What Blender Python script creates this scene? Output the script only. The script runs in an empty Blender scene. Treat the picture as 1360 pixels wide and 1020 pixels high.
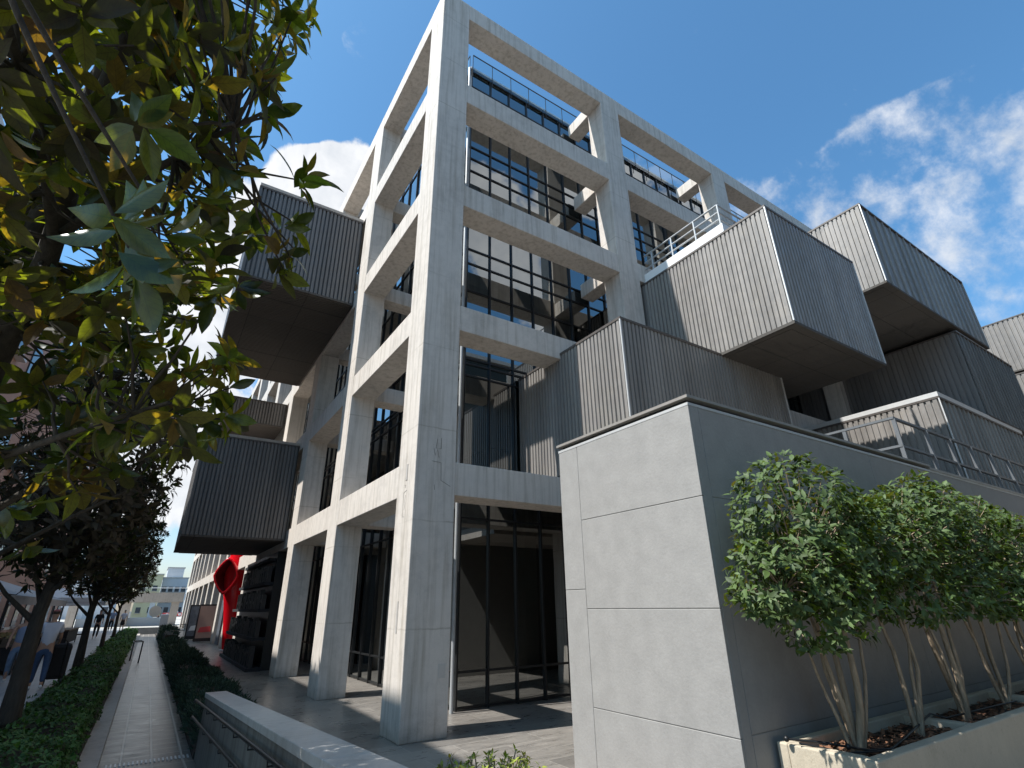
import bpy, bmesh, math, random
from mathutils import Vector, Matrix
S = bpy.context.scene
C = S.collection
rnd = random.Random(7)
R = math.radians

# ---------------------------------------------------------------- materials
def mat(name):
    m = bpy.data.materials.new(name); m.use_nodes = True
    nt = m.node_tree; nt.nodes.clear()
    out = nt.nodes.new('ShaderNodeOutputMaterial')
    return m, nt, out
def N(nt, t, **kw):
    n = nt.nodes.new(t)
    for k, v in kw.items():
        if k.startswith('i_'):
            key = k[2:]
            key = int(key) if key.isdigit() else key.replace('_', ' ')
            n.inputs[key].default_value = v
        else: setattr(n, k, v)
    return n
def ramp(nt, fac, stops):
    r = nt.nodes.new('ShaderNodeValToRGB')
    e = r.color_ramp.elements
    e[0].position, e[0].color = stops[0][0], (*stops[0][1], 1)
    e[1].position, e[1].color = stops[-1][0], (*stops[-1][1], 1)
    for p, c in stops[1:-1]:
        x = e.new(p); x.color = (*c, 1)
    nt.links.new(fac, r.inputs[0]); return r.outputs[0]
def mixc(nt, fac, a, b, mode='MIX'):
    m = nt.nodes.new('ShaderNodeMix'); m.data_type = 'RGBA'; m.blend_type = mode
    for s, v in ((m.inputs[0], fac), (m.inputs[6], a), (m.inputs[7], b)):
        if hasattr(v, 'links') or isinstance(v, bpy.types.NodeSocket): nt.links.new(v, s)
        elif isinstance(v, (int, float)): s.default_value = v
        else: s.default_value = (*v, 1)
    return m.outputs[2]
def math_(nt, op, a, b=0.0, c=None):
    m = nt.nodes.new('ShaderNodeMath'); m.operation = op
    for i, v in enumerate((a, b) if c is None else (a, b, c)):
        if isinstance(v, bpy.types.NodeSocket): nt.links.new(v, m.inputs[i])
        else: m.inputs[i].default_value = v
    return m.outputs[0]
def coords(nt, scale=(1, 1, 1), kind='Object', rot=(0, 0, 0)):
    tc = nt.nodes.new('ShaderNodeTexCoord'); mp = nt.nodes.new('ShaderNodeMapping')
    mp.inputs['Scale'].default_value = scale; mp.inputs['Rotation'].default_value = rot
    nt.links.new(tc.outputs[kind], mp.inputs[0]); return mp.outputs[0]
def noise(nt, vec, scale, detail=4, rough=.55, dist=0):
    n = N(nt, 'ShaderNodeTexNoise', i_Scale=scale, i_Detail=detail, i_Roughness=rough, i_Distortion=dist)
    nt.links.new(vec, n.inputs['Vector']); return n.outputs['Fac']
def bsdf(nt, out, col, rough=.7, spec=.5, metal=0, bump=None, bstr=.3, bdist=.01):
    p = nt.nodes.new('ShaderNodeBsdfPrincipled')
    for s, v in (('Base Color', col), ('Roughness', rough), ('Specular IOR Level', spec), ('Metallic', metal)):
        if isinstance(v, bpy.types.NodeSocket): nt.links.new(v, p.inputs[s])
        elif s == 'Base Color': p.inputs[s].default_value = (*v, 1)
        else: p.inputs[s].default_value = v
    if bump is not None:
        b = N(nt, 'ShaderNodeBump', i_Strength=bstr, i_Distance=bdist)
        nt.links.new(bump, b.inputs['Height']); nt.links.new(b.outputs[0], p.inputs['Normal'])
    nt.links.new(p.outputs[0], out.inputs[0]); return p
def plain(name, col, rough=.6, metal=0, var=.25, scale=6, bump=.15, spec=.5):
    m, nt, out = mat(name); v = coords(nt)
    n = noise(nt, v, scale, 5); n2 = noise(nt, v, scale * 7, 3)
    f = math_(nt, 'ADD', math_(nt, 'MULTIPLY', n, .7), math_(nt, 'MULTIPLY', n2, .3))
    c = ramp(nt, f, [(.25, [x * (1 - var) for x in col]), (.75, [min(1, x * (1 + var)) for x in col])])
    bsdf(nt, out, c, rough, spec, metal, n2, bump, .004); return m
def concrete(name, col, streak=.5, lines=True, rough=.82):
    m, nt, out = mat(name); v = coords(nt)
    big = noise(nt, v, .7, 5, .6); mid = noise(nt, v, 5, 6, .65); fine = noise(nt, v, 60, 4, .7)
    st = noise(nt, coords(nt, (7, 7, .35)), 1.6, 4, .6)
    f = math_(nt, 'ADD', math_(nt, 'MULTIPLY', big, .4), math_(nt, 'MULTIPLY', mid, .35))
    f = math_(nt, 'ADD', f, math_(nt, 'MULTIPLY', fine, .25))
    c = ramp(nt, f, [(.33, [x * .74 for x in col]), (.5, col), (.68, [min(1, x * 1.13) for x in col])])
    sd = ramp(nt, st, [(.47, (1, 1, 1)), (.70, (1 - .30 * streak, 1 - .32 * streak, 1 - .36 * streak))])
    c = mixc(nt, 1.0, c, sd, 'MULTIPLY')
    pit = ramp(nt, noise(nt, v, 34, 2, .5), [(.27, (.55, .54, .52)), (.33, (1, 1, 1))])
    c = mixc(nt, .3, c, pit, 'MULTIPLY')
    h = math_(nt, 'ADD', math_(nt, 'MULTIPLY', mid, .6), math_(nt, 'MULTIPLY', fine, .6))
    if lines:   # day joints of the pours
        sep = N(nt, 'ShaderNodeSeparateXYZ'); nt.links.new(v, sep.inputs[0])
        wz = math_(nt, 'ADD', sep.outputs[2], math_(nt, 'MULTIPLY', mid, .05))
        fr = math_(nt, 'FRACT', math_(nt, 'MULTIPLY', math_(nt, 'ADD', wz, -.62), 1 / 1.508))
        d = math_(nt, 'ABSOLUTE', math_(nt, 'SUBTRACT', fr, .5))
        ln = ramp(nt, d, [(.0, (.72, .70, .66)), (.006, (.8, .79, .77)), (.009, (1, 1, 1))])
        pres = ramp(nt, big, [(.42, (0, 0, 0)), (.55, (1, 1, 1))])
        c = mixc(nt, pres, c, mixc(nt, 1.0, c, ln, 'MULTIPLY'))
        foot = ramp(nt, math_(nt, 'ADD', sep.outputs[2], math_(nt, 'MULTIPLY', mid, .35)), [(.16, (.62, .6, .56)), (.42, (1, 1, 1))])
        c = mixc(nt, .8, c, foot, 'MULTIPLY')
    bsdf(nt, out, c, rough, .3 if rough > .5 else .6, 0, h, .35, .012); return m
def cladding(name, col):
    m, nt, out = mat(name); v = coords(nt)
    st = noise(nt, coords(nt, (9, 9, .5)), 1.3, 4, .6); pan = noise(nt, coords(nt, (2.2, 2.2, .03)), 1.0, 1, .3)
    f = math_(nt, 'ADD', math_(nt, 'MULTIPLY', st, .4), math_(nt, 'MULTIPLY', pan, .6))
    c = ramp(nt, f, [(.34, [x * .80 for x in col]), (.5, col), (.66, [x * 1.2 for x in col])])
    dust = ramp(nt, noise(nt, v, 3, 6, .7), [(.5, (1, 1, 1)), (.75, (1.25, 1.2, 1.1))])
    c = mixc(nt, .5, c, dust, 'MULTIPLY')
    r = ramp(nt, noise(nt, v, 5, 4), [(.3, (.34,) * 3), (.7, (.55,) * 3)])
    bsdf(nt, out, c, r, .45, .15, noise(nt, v, 2.5, 3), .12, .02); return m
def paving(name, c1, c2, joint, bw, bh, rough, rot=0, mortar=.008, off=.5, jit=1.0):
    m, nt, out = mat(name); v = coords(nt, rot=(0, 0, rot))
    b = N(nt, 'ShaderNodeTexBrick', offset=off, i_Scale=1.0, i_Mortar_Size=mortar, i_Brick_Width=bw, i_Row_Height=bh, i_Bias=0.0, i_Mortar_Smooth=.3)
    b.inputs['Color1'].default_value = (*c1, 1); b.inputs['Color2'].default_value = (*c2, 1); b.inputs['Mortar'].default_value = (*joint, 1)
    nt.links.new(v, b.inputs['Vector'])
    n1 = noise(nt, coords(nt, (1.2, 4.5, 1), rot=(0, 0, rot)), 2.2, 6, .7, .4); n2 = noise(nt, v, 26, 4, .7); n3 = noise(nt, v, .45, 4, .6)
    k = ramp(nt, math_(nt, 'ADD', math_(nt, 'MULTIPLY', n1, .6), math_(nt, 'MULTIPLY', n2, .4)), [(.3, (.62,) * 3), (.52, (1,) * 3), (.75, (1.38, 1.35, 1.3))])
    c = mixc(nt, 1.0, b.outputs['Color'], k, 'MULTIPLY')
    c = mixc(nt, .7, c, ramp(nt, n3, [(.35, (.78, .77, .75)), (.65, (1.15, 1.14, 1.12))]), 'MULTIPLY')
    rr = ramp(nt, n1, [(.3, (rough * .75,) * 3), (.7, (min(1, rough * 1.4),) * 3)])
    h = math_(nt, 'SUBTRACT', math_(nt, 'ADD', math_(nt, 'MULTIPLY', n1, .5), math_(nt, 'MULTIPLY', n2, .2)), math_(nt, 'MULTIPLY', b.outputs['Fac'], .8))
    bsdf(nt, out, c, rr, .5, 0, h, .35, .008); return m
def glass(name, tint, fres=1.45, lo=.0):
    m, nt, out = mat(name)
    t = N(nt, 'ShaderNodeBsdfTransparent'); t.inputs[0].default_value = (*tint, 1)
    g = N(nt, 'ShaderNodeBsdfGlossy', i_Roughness=.015); g.inputs[0].default_value = (.92, .96, .97, 1)
    v = coords(nt); bp = N(nt, 'ShaderNodeBump', i_Strength=.025, i_Distance=.05)
    nt.links.new(noise(nt, v, .8, 2), bp.inputs['Height']); nt.links.new(bp.outputs[0], g.inputs['Normal'])
    f = N(nt, 'ShaderNodeFresnel', i_IOR=fres)
    fa = math_(nt, 'MINIMUM', math_(nt, 'ADD', math_(nt, 'MULTIPLY', f.outputs[0], 1.5), lo), 1.0)
    mx = N(nt, 'ShaderNodeMixShader'); nt.links.new(fa, mx.inputs[0])
    nt.links.new(t.outputs[0], mx.inputs[1]); nt.links.new(g.outputs[0], mx.inputs[2]); nt.links.new(mx.outputs[0], out.inputs[0]); return m
def leaf(name, top, under, trans, rough=.3, tw=.35, var=.4, veins=False, spec=.5):
    m, nt, out = mat(name)
    g = N(nt, 'ShaderNodeNewGeometry'); rp = g.outputs['Random Per Island']
    lo = [x * (1 - var) for x in top]; hi = [x * (1 + var) for x in top]
    ct = ramp(nt, rp, [(0, lo), (.8, hi), (1, [hi[0] * 1.9, hi[1] * 1.5, hi[2]])])
    cu = ramp(nt, rp, [(0, [x * .6 for x in under]), (1, [x * 1.3 for x in under])])
    c = mixc(nt, g.outputs['Backfacing'], ct, cu)
    p = N(nt, 'ShaderNodeBsdfPrincipled'); nt.links.new(c, p.inputs['Base Color'])
    rr = math_(nt, 'ADD', math_(nt, 'MULTIPLY', g.outputs['Backfacing'], .4), rough); nt.links.new(rr, p.inputs['Roughness'])
    p.inputs['Specular IOR Level'].default_value = spec
    t = N(nt, 'ShaderNodeBsdfTranslucent')
    ctr = ramp(nt, rp, [(0, [x * .16 for x in trans]), (.42, [x * .5 for x in trans]), (.68, trans), (.85, [trans[0] * 1.1, trans[1] * .62, trans[2] * .8]), (1, [trans[0] * .9, trans[1] * .42, trans[2]])])
    if veins:
        at = N(nt, 'ShaderNodeAttribute', attribute_name='leafuv'); sx = N(nt, 'ShaderNodeSeparateXYZ'); nt.links.new(at.outputs['Vector'], sx.inputs[0])
        av = math_(nt, 'ABSOLUTE', sx.outputs[1]); ph = math_(nt, 'SUBTRACT', math_(nt, 'MULTIPLY', sx.outputs[0], 9.0), math_(nt, 'MULTIPLY', av, 2.2))
        sv = math_(nt, 'ABSOLUTE', math_(nt, 'SUBTRACT', math_(nt, 'FRACT', ph), .5)); side = ramp(nt, sv, [(0, (.62,) * 3), (.10, (1,) * 3)])
        mid = ramp(nt, av, [(0, (.5,) * 3), (.07, (1,) * 3)]); vn = mixc(nt, 1.0, side, mid, 'MULTIPLY')
        blot = ramp(nt, noise(nt, coords(nt), 30, 3), [(.3, (.75,) * 3), (.6, (1.1,) * 3)])
        ctr = mixc(nt, 1.0, mixc(nt, 1.0, ctr, vn, 'MULTIPLY'), blot, 'MULTIPLY')
        vl = ramp(nt, av, [(0, (1.9, 1.7, 1.3)), (.06, (1, 1, 1))]); c2 = mixc(nt, 1.0, c, vl, 'MULTIPLY'); nt.links.new(mixc(nt, 1.0, c2, blot, 'MULTIPLY'), p.inputs['Base Color'])
    nt.links.new(ctr, t.inputs[0])
    mx = N(nt, 'ShaderNodeMixShader', i_0=tw); nt.links.new(p.outputs[0], mx.inputs[1]); nt.links.new(t.outputs[0], mx.inputs[2])
    nt.links.new(mx.outputs[0], out.inputs[0]); return m
def bark(name, col):
    m, nt, out = mat(name); v = coords(nt)
    n = noise(nt, coords(nt, (6, 6, 1.2)), 5, 6, .7); n2 = noise(nt, v, 2.2, 4)
    c = ramp(nt, n, [(.3, [x * .5 for x in col]), (.6, col), (.8, [x * 1.4 for x in col])])
    c = mixc(nt, .5, c, ramp(nt, n2, [(.4, (.7, .72, .66)), (.65, (1.1, 1.08, 1.05))]), 'MULTIPLY')
    bsdf(nt, out, c, .85, .3, 0, n, .6, .02); return m

M = dict(
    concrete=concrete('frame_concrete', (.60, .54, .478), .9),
    concrete_plain=concrete('smooth_concrete', (.44, .39, .34), .5, False),
    ramp_concrete=concrete('weathered_concrete', (.20, .18, .155), 1.2, False),
    stone=concrete('cap_stone', (.50, .465, .425), .5, False, .38),
    clad=cladding('ribbed_metal', (.248, .228, .208)),
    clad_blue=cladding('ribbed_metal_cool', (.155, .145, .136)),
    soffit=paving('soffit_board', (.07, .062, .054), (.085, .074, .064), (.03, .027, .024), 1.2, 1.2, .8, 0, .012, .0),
    trim=plain('metal_trim', (.58, .57, .55), .45, .3, .1, 5, .05),
    coping=plain('coping_metal', (.34, .31, .275), .45, .3, .15, 5, .05),
    rail_shade=plain('shaded_rail', (.16, .165, .17), .4, .3, .1, 8, .05),  # terrace railing: its shadow side is put into a darker colour
    dark_trim=plain('bronze_trim', (.10, .085, .075), .5, .3, .2, 5, .05),
    rail=plain('painted_rail', (.42, .43, .43), .45, .2, .1, 8, .05),
    black=plain('black_metal', (.018, .019, .02), .4, .3, .2, 8, .05),
    glass=glass('curtain_glass', (.15, .21, .205), 1.45, .22),
    clear=glass('balustrade_glass', (.80, .88, .90), 1.45, .02),
    slab=plain('office_ceiling', (.34, .33, .31), .9, 0, .1, 2, .05),
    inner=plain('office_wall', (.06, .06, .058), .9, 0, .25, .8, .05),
    render=plain('grey_render', (.295, .28, .262), .8, 0, .13, 5, .5, .35),
    planter=concrete('cast_planter', (.50, .43, .325), .1, False),
    plaza=paving('slate_paving', (.175, .16, .145), (.24, .218, .195), (.31, .285, .255), 1.15, .42, .30),
    path=paving('path_paving', (.115, .102, .088), (.19, .166, .138), (.35, .32, .275), .42, .42, .34, 0, .02, .0),
    street=paving('street_paving', (.30, .30, .30), (.38, .38, .375), (.22, .22, .21), 1.2, .6, .42),
    pale=paving('square_paving', (.42, .40, .36), (.5, .47, .42), (.3, .29, .27), 1.5, 1.5, .7),
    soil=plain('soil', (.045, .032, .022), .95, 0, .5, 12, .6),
    ground=plain('asphalt_ground', (.075, .075, .072), .9, 0, .3, 1.5, .3),
    mulch=plain('bark_mulch', (.20, .095, .05), .9, 0, .6, 9, .4),
    bark=bark('magnolia_bark', (.06, .05, .04)),
    shrub_bark=bark('shrub_bark', (.42, .32, .225)),
    mag=leaf('magnolia_leaf', (.016, .040, .013), (.030, .016, .006), (.50, .58, .02), .26, .36, .4, True),
    mag_far=leaf('magnolia_leaf_far', (.013, .032, .012), (.030, .020, .008), (.14, .2, .02), .3, .2),
    shrub=leaf('gardenia_leaf', (.054, .106, .013), (.06, .10, .02), (.30, .42, .03), .24, .16, .7, False, .6),
    ivy=leaf('ivy_leaf', (.045, .13, .025), (.06, .13, .035), (.14, .34, .03), .36, .2),
    juniper=leaf('juniper_needle', (.030, .062, .036), (.03, .055, .035), (.05, .10, .03), .6, .1),
    lime=leaf('lime_leaf', (.30, .36, .04), (.28, .33, .05), (.45, .55, .04), .35, .3),
    red=plain('red_lacquer', (.62, .004, .012), .22, 0, .08, 3, .03),
    redin=plain('red_inside_shade', (.10, .002, .004), .4, 0, .1, 3, .03),  # red darkened to carry the shade inside the sculpture's mouth
    white=plain('white_paint', (.75, .74, .72), .5, 0, .06, 5, .05),
    canvas=plain('awning_canvas', (.42, .44, .45), .85, 0, .12, 2, .1),
    pink=plain('pink_plaster', (.38, .24, .19), .9, 0, .12, 1.2, .2),
    yellow=plain('yellow_plaster', (.62, .55, .33), .9, 0, .1, .5, .1),
    palew=plain('pale_plaster', (.55, .56, .57), .9, 0, .1, .4, .1),
    joint=plain('joint_filler', (.20, .19, .175), .9, 0, .1, 5, .05),
    block=plain('dark_block', (.012, .012, .013), .5, 0, .4, 6, .1),
    beige=plain('dark_plaster', (.062, .066, .06), .9, 0, .1, .5, .1),
    greyb=plain('grey_facade', (.36, .41, .45), .6, 0, .1, .4, .1),
    window=plain('dark_window', (.05, .06, .07), .12, 0, .3, .8, .02),
    wood=plain('board_wood', (.10, .07, .045), .6, 0, .3, 8, .1),
    poster=plain('red_poster', (.34, .08, .08), .5, 0, .5, 4, .02),
    poster2=plain('grey_poster', (.10, .11, .13), .5, 0, .5, 4, .02),
    produce=plain('yellow_produce', (.42, .33, .15), .7, 0, .5, 14, .3),
    skin=plain('skin', (.45, .27, .19), .55, 0, .1, 12, .05),
    hair=plain('brown_hair', (.06, .035, .02), .6, 0, .3, 30, .2),
    tshirt=plain('white_cotton', (.62, .64, .72), .9, 0, .06, 9, .2),
    bluet=plain('grey_blue_cotton', (.22, .29, .42), .9, 0, .1, 9, .2),
    jeans=plain('dark_denim', (.04, .075, .15), .9, 0, .3, 12, .2),
    jeans2=plain('light_denim', (.16, .24, .36), .9, 0, .35, 10, .2),
    cap=plain('red_cap', (.38, .12, .11), .8, 0, .1, 10, .1),
    cloth=plain('black_cloth', (.02, .02, .022), .9, 0, .3, 10, .2),
    hivis=plain('hivis_yellow', (.62, .62, .05), .8, 0, .1, 8, .1),
    redwhite=plain('barrier_red', (.55, .05, .05), .6, 0, .1, 4, .05),
)
# ---------------------------------------------------------------- mesh helpers
class MB:
    def __init__(s): s.v = []; s.f = []; s.sm = []; s.uv = []
    def face(s, pts, smooth=False):
        i = len(s.v); s.v += [tuple(p) for p in pts]; s.f.append(tuple(range(i, i + len(pts)))); s.sm.append(smooth); return s
    def mesh(s, verts, faces, smooth=False):
        i = len(s.v); s.v += [tuple(p) for p in verts]
        for f in faces: s.f.append(tuple(i + k for k in f)); s.sm.append(smooth)
        return s
    def box(s, a, b):
        (x0, y0, z0), (x1, y1, z1) = a, b
        if x0 > x1: x0, x1 = x1, x0
        if y0 > y1: y0, y1 = y1, y0
        if z0 > z1: z0, z1 = z1, z0
        return s.mesh([(x0, y0, z0), (x1, y0, z0), (x1, y1, z0), (x0, y1, z0), (x0, y0, z1), (x1, y0, z1), (x1, y1, z1), (x0, y1, z1)],
                      [(0, 3, 2, 1), (4, 5, 6, 7), (0, 1, 5, 4), (1, 2, 6, 5), (2, 3, 7, 6), (3, 0, 4, 7)])
    def tube(s, pts, rad, n=8, cap=True):
        pts = [Vector(p) for p in pts]
        rad = rad if isinstance(rad, (list, tuple)) else [rad] * len(pts)
        rings = []; up = None
        for i, p in enumerate(pts):
            d = (pts[min(i + 1, len(pts) - 1)] - pts[max(i - 1, 0)]).normalized()
            if up is None:
                up = Vector((0, 0, 1)) if abs(d.z) < .9 else Vector((1, 0, 0))
            a = d.cross(up).normalized(); b = a.cross(d).normalized(); up = b
            rings.append([p + (a * math.cos(2 * math.pi * k / n) + b * math.sin(2 * math.pi * k / n)) * rad[i] for k in range(n)])
        V = [q for r in rings for q in r]; F = []
        for i in range(len(rings) - 1):
            for k in range(n):
                F.append((i * n + k, i * n + (k + 1) % n, (i + 1) * n + (k + 1) % n, (i + 1) * n + k))
        s.mesh(V, F, True)
        if cap: s.face(list(reversed(rings[0]))); s.face(rings[-1])
        return s
    def ell(s, c, r, nu=12, nv=8):
        V = []; F = []
        for j in range(nv + 1):
            t = math.pi * j / nv
            for i in range(nu):
                p = 2 * math.pi * i / nu
                V.append((c[0] + r[0] * math.sin(t) * math.cos(p), c[1] + r[1] * math.sin(t) * math.sin(p), c[2] + r[2] * math.cos(t)))
        for j in range(nv):
            for i in range(nu): F.append((j * nu + i, (j + 1) * nu + i, (j + 1) * nu + (i + 1) % nu, j * nu + (i + 1) % nu))
        return s.mesh(V, F, True)
    def prism(s, poly, z0, z1):
        n = len(poly)
        s.face([(x, y, z1) for x, y in poly]); s.face([(x, y, z0) for x, y in reversed(poly)])
        for i in range(n):
            (x0, y0), (x1, y1) = poly[i], poly[(i + 1) % n]
            s.face([(x0, y0, z0), (x1, y1, z0), (x1, y1, z1), (x0, y0, z1)])
        return s
    def build(s, name, m, parent=None, origin=None, bevel=0):
        o = Vector(origin) if origin is not None else (world_of(parent) if parent else Vector((0, 0, 0)))
        me = bpy.data.meshes.new(name)
        me.from_pydata([(x - o.x, y - o.y, z - o.z) for x, y, z in s.v], [], s.f)
        me.polygons.foreach_set('use_smooth', s.sm); me.materials.append(m); me.update()
        if len(s.uv) == len(s.v):
            a_ = me.attributes.new('leafuv', 'FLOAT_VECTOR', 'POINT'); a_.data.foreach_set('vector', [q for w in s.uv for q in w])
        ob = bpy.data.objects.new(name, me); C.objects.link(ob)
        if parent:
            ob.parent = parent; ob.location = o - world_of(parent)
        else: ob.location = o
        WO[ob.name] = o
        if bevel:
            b = ob.modifiers.new('bevel', 'BEVEL'); b.width = bevel; b.segments = 2; b.limit_method = 'ANGLE'
        return ob
WO = {}
def world_of(o): return WO[o.name]
def empty(name, loc, label, cat, group=None, kind=None):
    o = bpy.data.objects.new(name, None); C.objects.link(o); o.location = loc; o.empty_display_size = .2
    WO[o.name] = Vector(loc); tag(o, label, cat, group, kind); return o
def tag(o, label, cat, group=None, kind=None):
    o['label'] = label; o['category'] = cat
    if group: o['group'] = group
    if kind: o['kind'] = kind
    return o
def struct(name, mb, m, label, cat): return tag(mb.build(name, m), label, cat, None, 'structure')
def relabel(o, name, mb, m, label, cat, group=None): pass

# ---------------------------------------------------------------- camera, light, sky
cam = bpy.data.cameras.new('camera'); co = bpy.data.objects.new('camera', cam); C.objects.link(co)
yaw, pitch, roll = R(33.270), R(23.247), R(-.803)
f = Vector((math.sin(yaw) * math.cos(pitch), math.cos(yaw) * math.cos(pitch), math.sin(pitch)))
r = Vector((math.cos(yaw), -math.sin(yaw), 0)); u = r.cross(f)
r2 = r * math.cos(roll) + u * math.sin(roll); u2 = -r * math.sin(roll) + u * math.cos(roll)
co.matrix_world = Matrix(((r2.x, u2.x, -f.x, -3.069), (r2.y, u2.y, -f.y, -7.481), (r2.z, u2.z, -f.z, 1.65), (0, 0, 0, 1)))
cam.sensor_fit = 'HORIZONTAL'; cam.sensor_width = 36; cam.lens = 36 * 683.0 / 1360; cam.clip_start = .05; cam.clip_end = 4000
S.camera = co
sd = Vector((-1, .175, 1.49)).normalized()
sun = bpy.data.lights.new('sun', 'SUN'); sun.energy = 4.6; sun.angle = R(.5); sun.color = (1, .985, .955)
so = bpy.data.objects.new('sun', sun); C.objects.link(so); so.rotation_euler = sd.to_track_quat('Z', 'Y').to_euler(); so.location = sd * 60
W = bpy.data.worlds.new('World'); S.world = W; W.use_nodes = True
nt = W.node_tree; nt.nodes.clear()
wo = nt.nodes.new('ShaderNodeOutputWorld'); bg = nt.nodes.new('ShaderNodeBackground'); nt.links.new(bg.outputs[0], wo.inputs[0])
sky = N(nt, 'ShaderNodeTexSky', sky_type='NISHITA', sun_disc=False, sun_elevation=math.asin(sd.z), sun_rotation=math.atan2(sd.x, sd.y),
        altitude=50, air_density=1.0, dust_density=1.2, ozone_density=1.6)
geo = N(nt, 'ShaderNodeTexCoord'); gv = geo.outputs['Generated']
nrm = N(nt, 'ShaderNodeVectorMath', operation='NORMALIZE'); nt.links.new(gv, nrm.inputs[0]); dv = nrm.outputs[0]
sep = N(nt, 'ShaderNodeSeparateXYZ'); nt.links.new(dv, sep.inputs[0])
zc = math_(nt, 'MAXIMUM', sep.outputs[2], .08)
div = N(nt, 'ShaderNodeVectorMath', operation='DIVIDE'); nt.links.new(dv, div.inputs[0])
cz = N(nt, 'ShaderNodeCombineXYZ')
for i in range(3): nt.links.new(zc, cz.inputs[i])
nt.links.new(cz.outputs[0], div.inputs[1]); plane = div.outputs[0]
def px_dir(px, py):
    d = f + r2 * ((px - 680) / 683) - u2 * ((py - 510) / 683); return d.normalized()
def blob(px, py, rad, wgt, south=0):
    d = px_dir(px, py)
    if south: d = Vector((d.x, -d.y, d.z))
    dt = N(nt, 'ShaderNodeVectorMath', operation='DOT_PRODUCT'); nt.links.new(dv, dt.inputs[0]); dt.inputs[1].default_value = d
    mr = N(nt, 'ShaderNodeMapRange', interpolation_type='SMOOTHSTEP', i_1=math.cos(R(rad * (1.35 if rad < 5.1 and not south and px > 460 else 1))), i_2=1.0, i_3=0.0, i_4=wgt); nt.links.new(dt.outputs['Value'], mr.inputs[0])
    return mr.outputs[0]
def total(lst):
    a = lst[0]
    for b in lst[1:]: a = math_(nt, 'ADD', a, b)
    return a
WISP = [(1035, 285, 3.2, .62), (1065, 268, 3.2, .62), (1095, 252, 3.4, .62), (1125, 232, 3.2, .62), (1150, 210, 3.2, .62), (1180, 195, 3.4, .6), (1205, 172, 3, .55), (1230, 160, 2.4, .45), (1290, 145, 3.6, .75), (1315, 140, 3.0, .6), (1265, 155, 2.6, .5), (1000, 290, 3, .5), (1160, 235, 2.6, .45), (1065, 290, 3, .55),
        (1042, 208, 2.2, .42), (970, 228, 2.4, .42), (1215, 310, 3.4, .55), (1245, 295, 3.6, .62), (1275, 285, 3.6, .62), (1305, 270, 4, .65), (1335, 258, 4, .65), (1365, 250, 5, .65), (1340, 300, 5, .62), (1300, 315, 3.6, .5), (1240, 335, 3, .42), (1290, 195, 2.6, .42), (930, 108, 1.9, .62), (470, 46, 1.5, .62), (476, 62, 1.3, .6),
        (478, 93, 1.0, .55), (497, 12, 1.8, .5), (1345, 412, 3, .55)]
PUFF = [(400, 232, 3.6, 1.1), (432, 236, 4, 1.15), (465, 236, 3.6, 1.1), (360, 285, 5, 1.0), (420, 275, 5, 1.1), (470, 270, 4, 1.1), (320, 360, 8, .95), (270, 450, 10, .95), (160, 560, 10, .9), (250, 620, 9, .95), (80, 600, 8, .9), (640, 300, 8, .85, 1), (700, 380, 7, .8, 1), (760, 260, 5, .8, 1), (560, 250, 9, .8, 1), (900, 200, 12, .8, 1), (1100, 100, 12, .8, 1), (400, 0, 14, .8, 1), (700, -100, 12, .7, 1), (1300, 300, 12, .8, 1)]  # south entries: unseen clouds added for neutral fill and glass reflections
wn = N(nt, 'ShaderNodeTexNoise', i_Scale=8.5, i_Detail=12, i_Roughness=.62, i_Distortion=.0)
mpw = N(nt, 'ShaderNodeMapping'); mpw.inputs['Scale'].default_value = (1.0, 1.3, 1.2); mpw.inputs['Rotation'].default_value = (0, 0, R(25)); nt.links.new(dv, mpw.inputs[0]); nt.links.new(mpw.outputs[0], wn.inputs['Vector'])
pn = N(nt, 'ShaderNodeTexNoise', i_Scale=9.0, i_Detail=9, i_Roughness=.6, i_Distortion=.3); nt.links.new(dv, pn.inputs['Vector'])
def cover(lst, nz, k, th, cap):
    a = math_(nt, 'ADD', math_(nt, 'MINIMUM', total([blob(*b) for b in lst]), cap), math_(nt, 'MULTIPLY', math_(nt, 'SUBTRACT', nz, .5), th))
    a = math_(nt, 'SUBTRACT', a, .5)
    m = N(nt, 'ShaderNodeMapRange', interpolation_type='SMOOTHSTEP', i_1=0.0, i_2=k, i_3=0.0, i_4=1.0); nt.links.new(a, m.inputs[0]); return m.outputs[0]
cw = math_(nt, 'MULTIPLY', cover(WISP, wn.outputs['Fac'], .95, 3.0, .68), .85)
cp = math_(nt, 'MULTIPLY', cover(PUFF, pn.outputs['Fac'], .30, 2.4, 1.1), .97)
cl = math_(nt, 'MAXIMUM', cw, cp)
skc = mixc(nt, 1.0, sky.outputs[0], ramp(nt, sep.outputs[2], [(.02, (1.02, .98, 1.0)), (.2, (.80, 1.05, 1.14)), (.42, (.66, 1.10, 1.25))]), 'MULTIPLY')
shade = ramp(nt, pn.outputs['Fac'], [(.36, (3.9, 4.15, 4.5)), (.6, (5.6, 5.65, 5.75))])
colr = mixc(nt, cl, skc, shade)
nt.links.new(colr, bg.inputs[0]); bg.inputs[1].default_value = .115
S.view_settings.view_transform = 'Standard'; S.view_settings.look = 'None'; S.view_settings.exposure = 0.68; S.view_settings.gamma = 1
S.cycles.max_bounces = 8; S.cycles.transparent_max_bounces = 24; S.cycles.glossy_bounces = 4; S.cycles.diffuse_bounces = 4
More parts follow.
